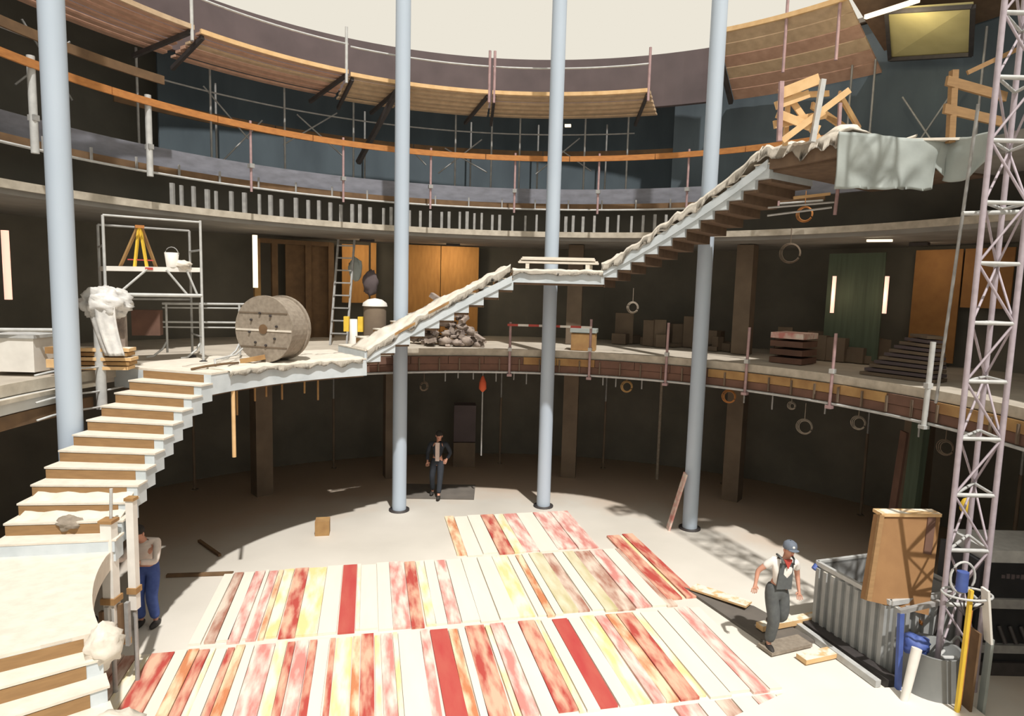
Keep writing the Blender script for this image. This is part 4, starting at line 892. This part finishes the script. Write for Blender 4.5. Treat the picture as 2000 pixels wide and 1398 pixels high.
# ------------------------------------------------------------------ people
def skin(name, pts, edges, root, m, parent, base, rz=0, sub=2):
    """skinned chain mesh; pts: key -> (x, y, z, rx[, ry])"""
    keys = list(pts); me = bpy.data.meshes.new(name); me.from_pydata([pts[k][:3] for k in keys], [(keys.index(a), keys.index(b)) for a, b in edges], [])
    ob = bpy.data.objects.new(name, me); COL.objects.link(ob)
    bm = bmesh.new(); bm.from_mesh(me); bm.verts.ensure_lookup_table(); bm.verts.layers.skin.verify(); sl = bm.verts.layers.skin.active
    for i, k in enumerate(keys):
        r = pts[k][3:]; bm.verts[i][sl].radius = (r[0], r[-1]); bm.verts[i][sl].use_root = (k == root)
    bm.to_mesh(me); bm.free()
    mo = ob.modifiers.new('skin', 'SKIN'); mo.use_smooth_shade = True
    ms = ob.modifiers.new('sub', 'SUBSURF'); ms.levels = sub; ms.render_levels = sub
    dg = bpy.context.evaluated_depsgraph_get(); me2 = bpy.data.meshes.new_from_object(ob.evaluated_get(dg))
    ob.modifiers.clear(); ob.data = me2; me2.name = name; me2.materials.clear(); me2.materials.append(m)
    R = Matrix.Rotation(rz, 4, 'Z'); me2.transform(R)
    for p_ in me2.polygons: p_.use_smooth = True
    ob.parent = parent; return ob
def lp(a, b, t_): return tuple(a[i]+(b[i]-a[i])*t_ for i in range(3))
def person(pos, rz, J, label, top, legs, shoes='shoe', hairm='hair', s=1.0, capm=None, extra=None, trr=1.0):
    """J: joints in metres, facing -y: hip, waist, chest, neck, head, shL/elL/haL, shR/elR/haR, knL/anL, knR/anR"""
    t = thing('person', pos, label, 'person')
    J = {k: tuple(c*s for c in v) for k, v in J.items()}
    hip, wa, ch, ne, he = J['hip'], J['waist'], J['chest'], J['neck'], J['head']
    hd = Vector(he); hl = lp(ne, he, .35)
    P = {'hip': (*hip, .12*s, .10*s), 'waist': (*wa, .115*s, .09*s), 'chest': (*ch, .135*s, .10*s), 'neck': (*ne, .052*s), 'jaw': (*lp(ne, he, .55), .066*s, .07*s), 'head': (*he, .078*s, .095*s), 'crown': (he[0], he[1]+.005, he[2]+.085*s, .055*s)}
    Ed = [('hip', 'waist'), ('waist', 'chest'), ('chest', 'neck'), ('neck', 'jaw'), ('jaw', 'head'), ('head', 'crown')]
    for S, sg in (('L', -1), ('R', 1)):
        sh, el, ha = J['sh'+S], J['el'+S], J['ha'+S]; kn, an = J['kn'+S], J['an'+S]
        P['sh'+S] = (*sh, .055*s); P['el'+S] = (*el, .040*s); P['wr'+S] = (*lp(el, ha, .8), .026*s); P['pa'+S] = (*lp(el, ha, 1.0), .034*s, .016*s)
        Ed += [('chest', 'sh'+S), ('sh'+S, 'el'+S), ('el'+S, 'wr'+S), ('wr'+S, 'pa'+S)]
        d = (Vector(ha)-Vector(el)).normalized(); side = Vector((1, 0, 0)) if abs(d.x) < .8 else Vector((0, 0, 1))
        side = (side-d*side.dot(d)).normalized(); curl = d.cross(side)*(1 if sg > 0 else -1)
        pv_ = Vector(ha)
        for f in range(4):
            o = side*(.024*(f-1.5))*s*1.1; ln = (.036, .042, .04, .031)[f]*s
            b1 = pv_+o+d*.038*s; b2 = b1+d*ln; b3 = b2+d*ln*.6+curl*.012*s*(1+f*.2)
            for nm, v, r in (('a', b1, .0095), ('b', b2, .009), ('c', b3, .0075)): P['f%d%s%s' % (f, nm, S)] = (*v, r*s)
            Ed += [('pa'+S, 'f%da%s' % (f, S)), ('f%da%s' % (f, S), 'f%db%s' % (f, S)), ('f%db%s' % (f, S), 'f%dc%s' % (f, S))]
        b1 = pv_-side*sg*.04*s-d*.01*s; b2 = b1-side*sg*.018*s+d*.035*s
        P['t1'+S] = (*b1, .011*s); P['t2'+S] = (*b2, .009*s); Ed += [('pa'+S, 't1'+S), ('t1'+S, 't2'+S)]
        hj = (hip[0]+sg*.09*s, hip[1], hip[2]-.04*s)
        P['hj'+S] = (*hj, .085*s); P['kn'+S] = (*kn, .058*s); P['an'+S] = (*an, .038*s); P['to'+S] = (an[0]+sg*.02*s, an[1]-.12*s, an[2]-.045*s, .032*s)
        Ed += [('hip', 'hj'+S), ('hj'+S, 'kn'+S), ('kn'+S, 'an'+S), ('an'+S, 'to'+S)]
    skin('body', P, Ed, 'hip', M['skin'], t, pos, rz)
    # trousers
    T = {'hip': (*hip, .14*s*trr, .118*s*trr), 'w': (*lp(hip, wa, .9), .13*s, .11*s)}; TE = [('hip', 'w')]
    for S, sg in (('L', -1), ('R', 1)):
        a = P['hj'+S]; T['hj'+S] = (*a[:3], .105*s*trr); T['kn'+S] = (*J['kn'+S], .076*s*trr); T['an'+S] = (*lp(J['kn'+S], J['an'+S], .93), .062*s*trr)
        T['th'+S] = (*lp(a, J['kn'+S], .5), .09*s*trr)
        TE += [('hip', 'hj'+S), ('hj'+S, 'th'+S), ('th'+S, 'kn'+S), ('kn'+S, 'an'+S)]
    skin('trousers', T, TE, 'hip', M[legs], t, pos, rz)
    # top garment
    long = J.get('long', (1, 0, 0))[0] > .5
    G = {'wa': (*lp(hip, wa, .5), .135*s, .115*s), 'ch': (*ch, .15*s, .118*s), 'nk': (*lp(ch, ne, .72), .07*s)}; GE = [('wa', 'ch'), ('ch', 'nk')]
    for S in 'LR':
        G['sh'+S] = (*J['sh'+S], .07*s); G['el'+S] = (*lp(J['sh'+S], J['el'+S], 1.0 if long else .62), .056*s); GE += [('ch', 'sh'+S), ('sh'+S, 'el'+S)]
        if long: G['cu'+S] = (*lp(J['el'+S], J['ha'+S], .8), .045*s); GE.append(('el'+S, 'cu'+S))
    skin('shirt' if top != 'jacket' else 'jacket', G, GE, 'ch', M[top], t, pos, rz)
    Rz = Matrix.Rotation(rz, 3, 'Z'); W = lambda v: Vector(pos)+Rz@Vector(v)
    for S, sg in (('L', -1), ('R', 1)):
        an = Vector(J['an'+S]); to = an+Vector((sg*.02, -.15, -.045))*s
        q = MB(); c_ = W(lp(an, to, .42)+Vector((0, 0, -.03*s)) if False else Vector(lp(an, to, .42))-Vector((0, 0, .02*s)))
        q.blob(c_, (.052*s, .14*s, .052*s), 1, .05, 1, 16, 10).build('boot', M[shoes], t)
    # face
    fy = he[1]-.088*s
    MB().blob(W((he[0], fy-.01*s, he[2]-.012*s)), (.013*s, .02*s, .024*s), 1, 0, 1, 8, 6).build('nose', M['skin'], t)
    for sg in (-1, 1):
        MB().blob(W((he[0]+sg*.03*s, fy+.004, he[2]+.014*s)), (.012*s, .008*s, .007*s), 1, 0, 1, 8, 6).build('eye', M['hair'], t)
        MB().blob(W((he[0]+sg*.083*s, he[1]+.01, he[2]-.005*s)), (.012*s, .02*s, .032*s), 1, 0, 1, 8, 6).build('ear', M['skin'], t)
    MB().blob(W((he[0], fy+.006*s, he[2]-.052*s)), (.024*s, .008*s, .006*s), 1, 0, 1, 8, 6).build('mouth', M['red'], t)
    if capm:
        MB().lathe(W((he[0], he[1], he[2]+.03*s)), [(.098*s, 0), (.104*s, .03*s), (.09*s, .085*s), (.05*s, .115*s), (.01, .12*s)], 18, 1.1).build('cap', M[capm], t)
        MB().blob(W((he[0], he[1]-.11*s, he[2]+.035*s)), (.08*s, .07*s, .012*s), 1, 0, 1, 12, 6).build('cap_peak', M[capm], t)
        MB().blob(W((he[0], he[1]-.105*s, he[2]+.075*s)), (.022*s, .012*s, .022*s), 1, 0, 1, 10, 6).build('cap_badge', M['white'], t)
    else:
        MB().blob(W((he[0], he[1]+.02*s, he[2]+.055*s)), (.092*s, .105*s, .085*s), 6, .12, 3, 16, 12).build('hair', M[hairm], t)
    if extra: extra(t, W, J, s)
    return t
def overalls(t, W, J, s):
    c = Vector(J['chest']); w_ = Vector(J['waist'])
    q = MB(); vs = []
    for yy in (-.13, -.16):
        for u, z in ((-.12, -.06), (.12, -.06), (.105, .33), (-.105, .33)): vs.append(W((w_.x+(c.x-w_.x)*(z/.3)+u, w_.y+yy+.025*(z > 0), w_.z+z)))
    q.hexa(vs).build('bib', M['overalls'], t)
    for sg in (-1, 1):
        a = (c.x+sg*.09, c.y-.13, c.z+.1); b = (c.x+sg*.1, c.y-.05, c.z+.2); d = (c.x+sg*.09, c.y+.05, c.z+.19)
        MB().path([W(a), W(((a[0]+b[0])/2, a[1]+.01, (a[2]+b[2])/2+.03)), W(b), W(d)], .018, 6).build('strap', M['overalls'], t)
    q = MB(); q.add([W((c.x-.06, c.y-.125, c.z+.17)), W((c.x+.07, c.y-.125, c.z+.17)), W((c.x, c.y-.15, c.z+.04)), W((c.x-.06, c.y-.10, c.z+.17)), W((c.x+.07, c.y-.10, c.z+.17)), W((c.x, c.y-.12, c.z+.04))],
                    [(0, 1, 2), (5, 4, 3), (0, 3, 4, 1), (1, 4, 5, 2), (2, 5, 3, 0)]); q.build('neckerchief', M['red'], t)
person((4.2, 9.56, 0.03), .1, dict(hip=(-.03, 0, .93), waist=(0, .01, 1.07), chest=(.03, -.02, 1.30), neck=(.06, -.04, 1.48), head=(.08, -.08, 1.60),
    shL=(-.14, -.01, 1.41), elL=(-.33, .06, 1.22), haL=(-.40, -.02, 1.0), shR=(.22, -.03, 1.40), elR=(.29, .02, 1.15), haR=(.27, -.1, .92),
    knL=(-.10, -.10, .50), anL=(-.12, -.02, .08), knR=(.06, -.06, .52), anR=(.05, .34, .3), long=(0, 0, 0)),
    'person walking in grey overalls, white short-sleeved shirt and blue grey cap', 'shirt', 'overalls', capm='cap', extra=overalls, trr=1.25)
def lapel(t, W, J, s):
    c = Vector(J['chest'])
    q = MB(); vs = []
    for yy in (-.105, -.135):
        for u, z in ((-.05, -.34), (.05, -.34), (.055, .14), (-.055, .14)): vs.append(W((c.x+u, c.y+yy, c.z+z)))
    q.hexa(vs).build('shirt_front', M['pinkshirt'], t)
person((-1.86, 16.45, 0.03), -.08, dict(hip=(0, 0, .93), waist=(0, 0, 1.07), chest=(.02, 0, 1.30), neck=(.03, -.01, 1.48), head=(.04, -.03, 1.60),
    shL=(-.18, 0, 1.40), elL=(-.27, .06, 1.12), haL=(-.24, -.1, .9), shR=(.22, 0, 1.40), elR=(.33, .08, 1.14), haR=(.22, .0, .95),
    knL=(-.13, -.02, .5), anL=(-.14, .12, .08), knR=(.1, -.12, .5), anR=(.08, -.2, .08)),
    'person standing in dark jacket over pale shirt beside the second column', 'jacket', 'jacket', extra=lapel)
person((-5.66, 9.8, 0.0), .15, dict(hip=(0, .04, .94), waist=(-.01, .0, 1.08), chest=(.03, -.06, 1.30), neck=(0, -.14, 1.46), head=(-.04, -.2, 1.56),
    shL=(-.14, -.07, 1.39), elL=(-.24, -.3, 1.2), haL=(-.26, -.52, 1.3), shR=(.2, -.07, 1.39), elR=(.24, -.28, 1.14), haR=(.02, -.46, 1.22),
    knL=(-.1, -.1, .5), anL=(-.1, .0, .08), knR=(.1, -.12, .5), anR=(.12, -.02, .08)),
    'person stooping in blue trousers and pale shirt under the left stair flight', 'paletop', 'jeans', trr=1.2)
bpy.context.view_layer.update()
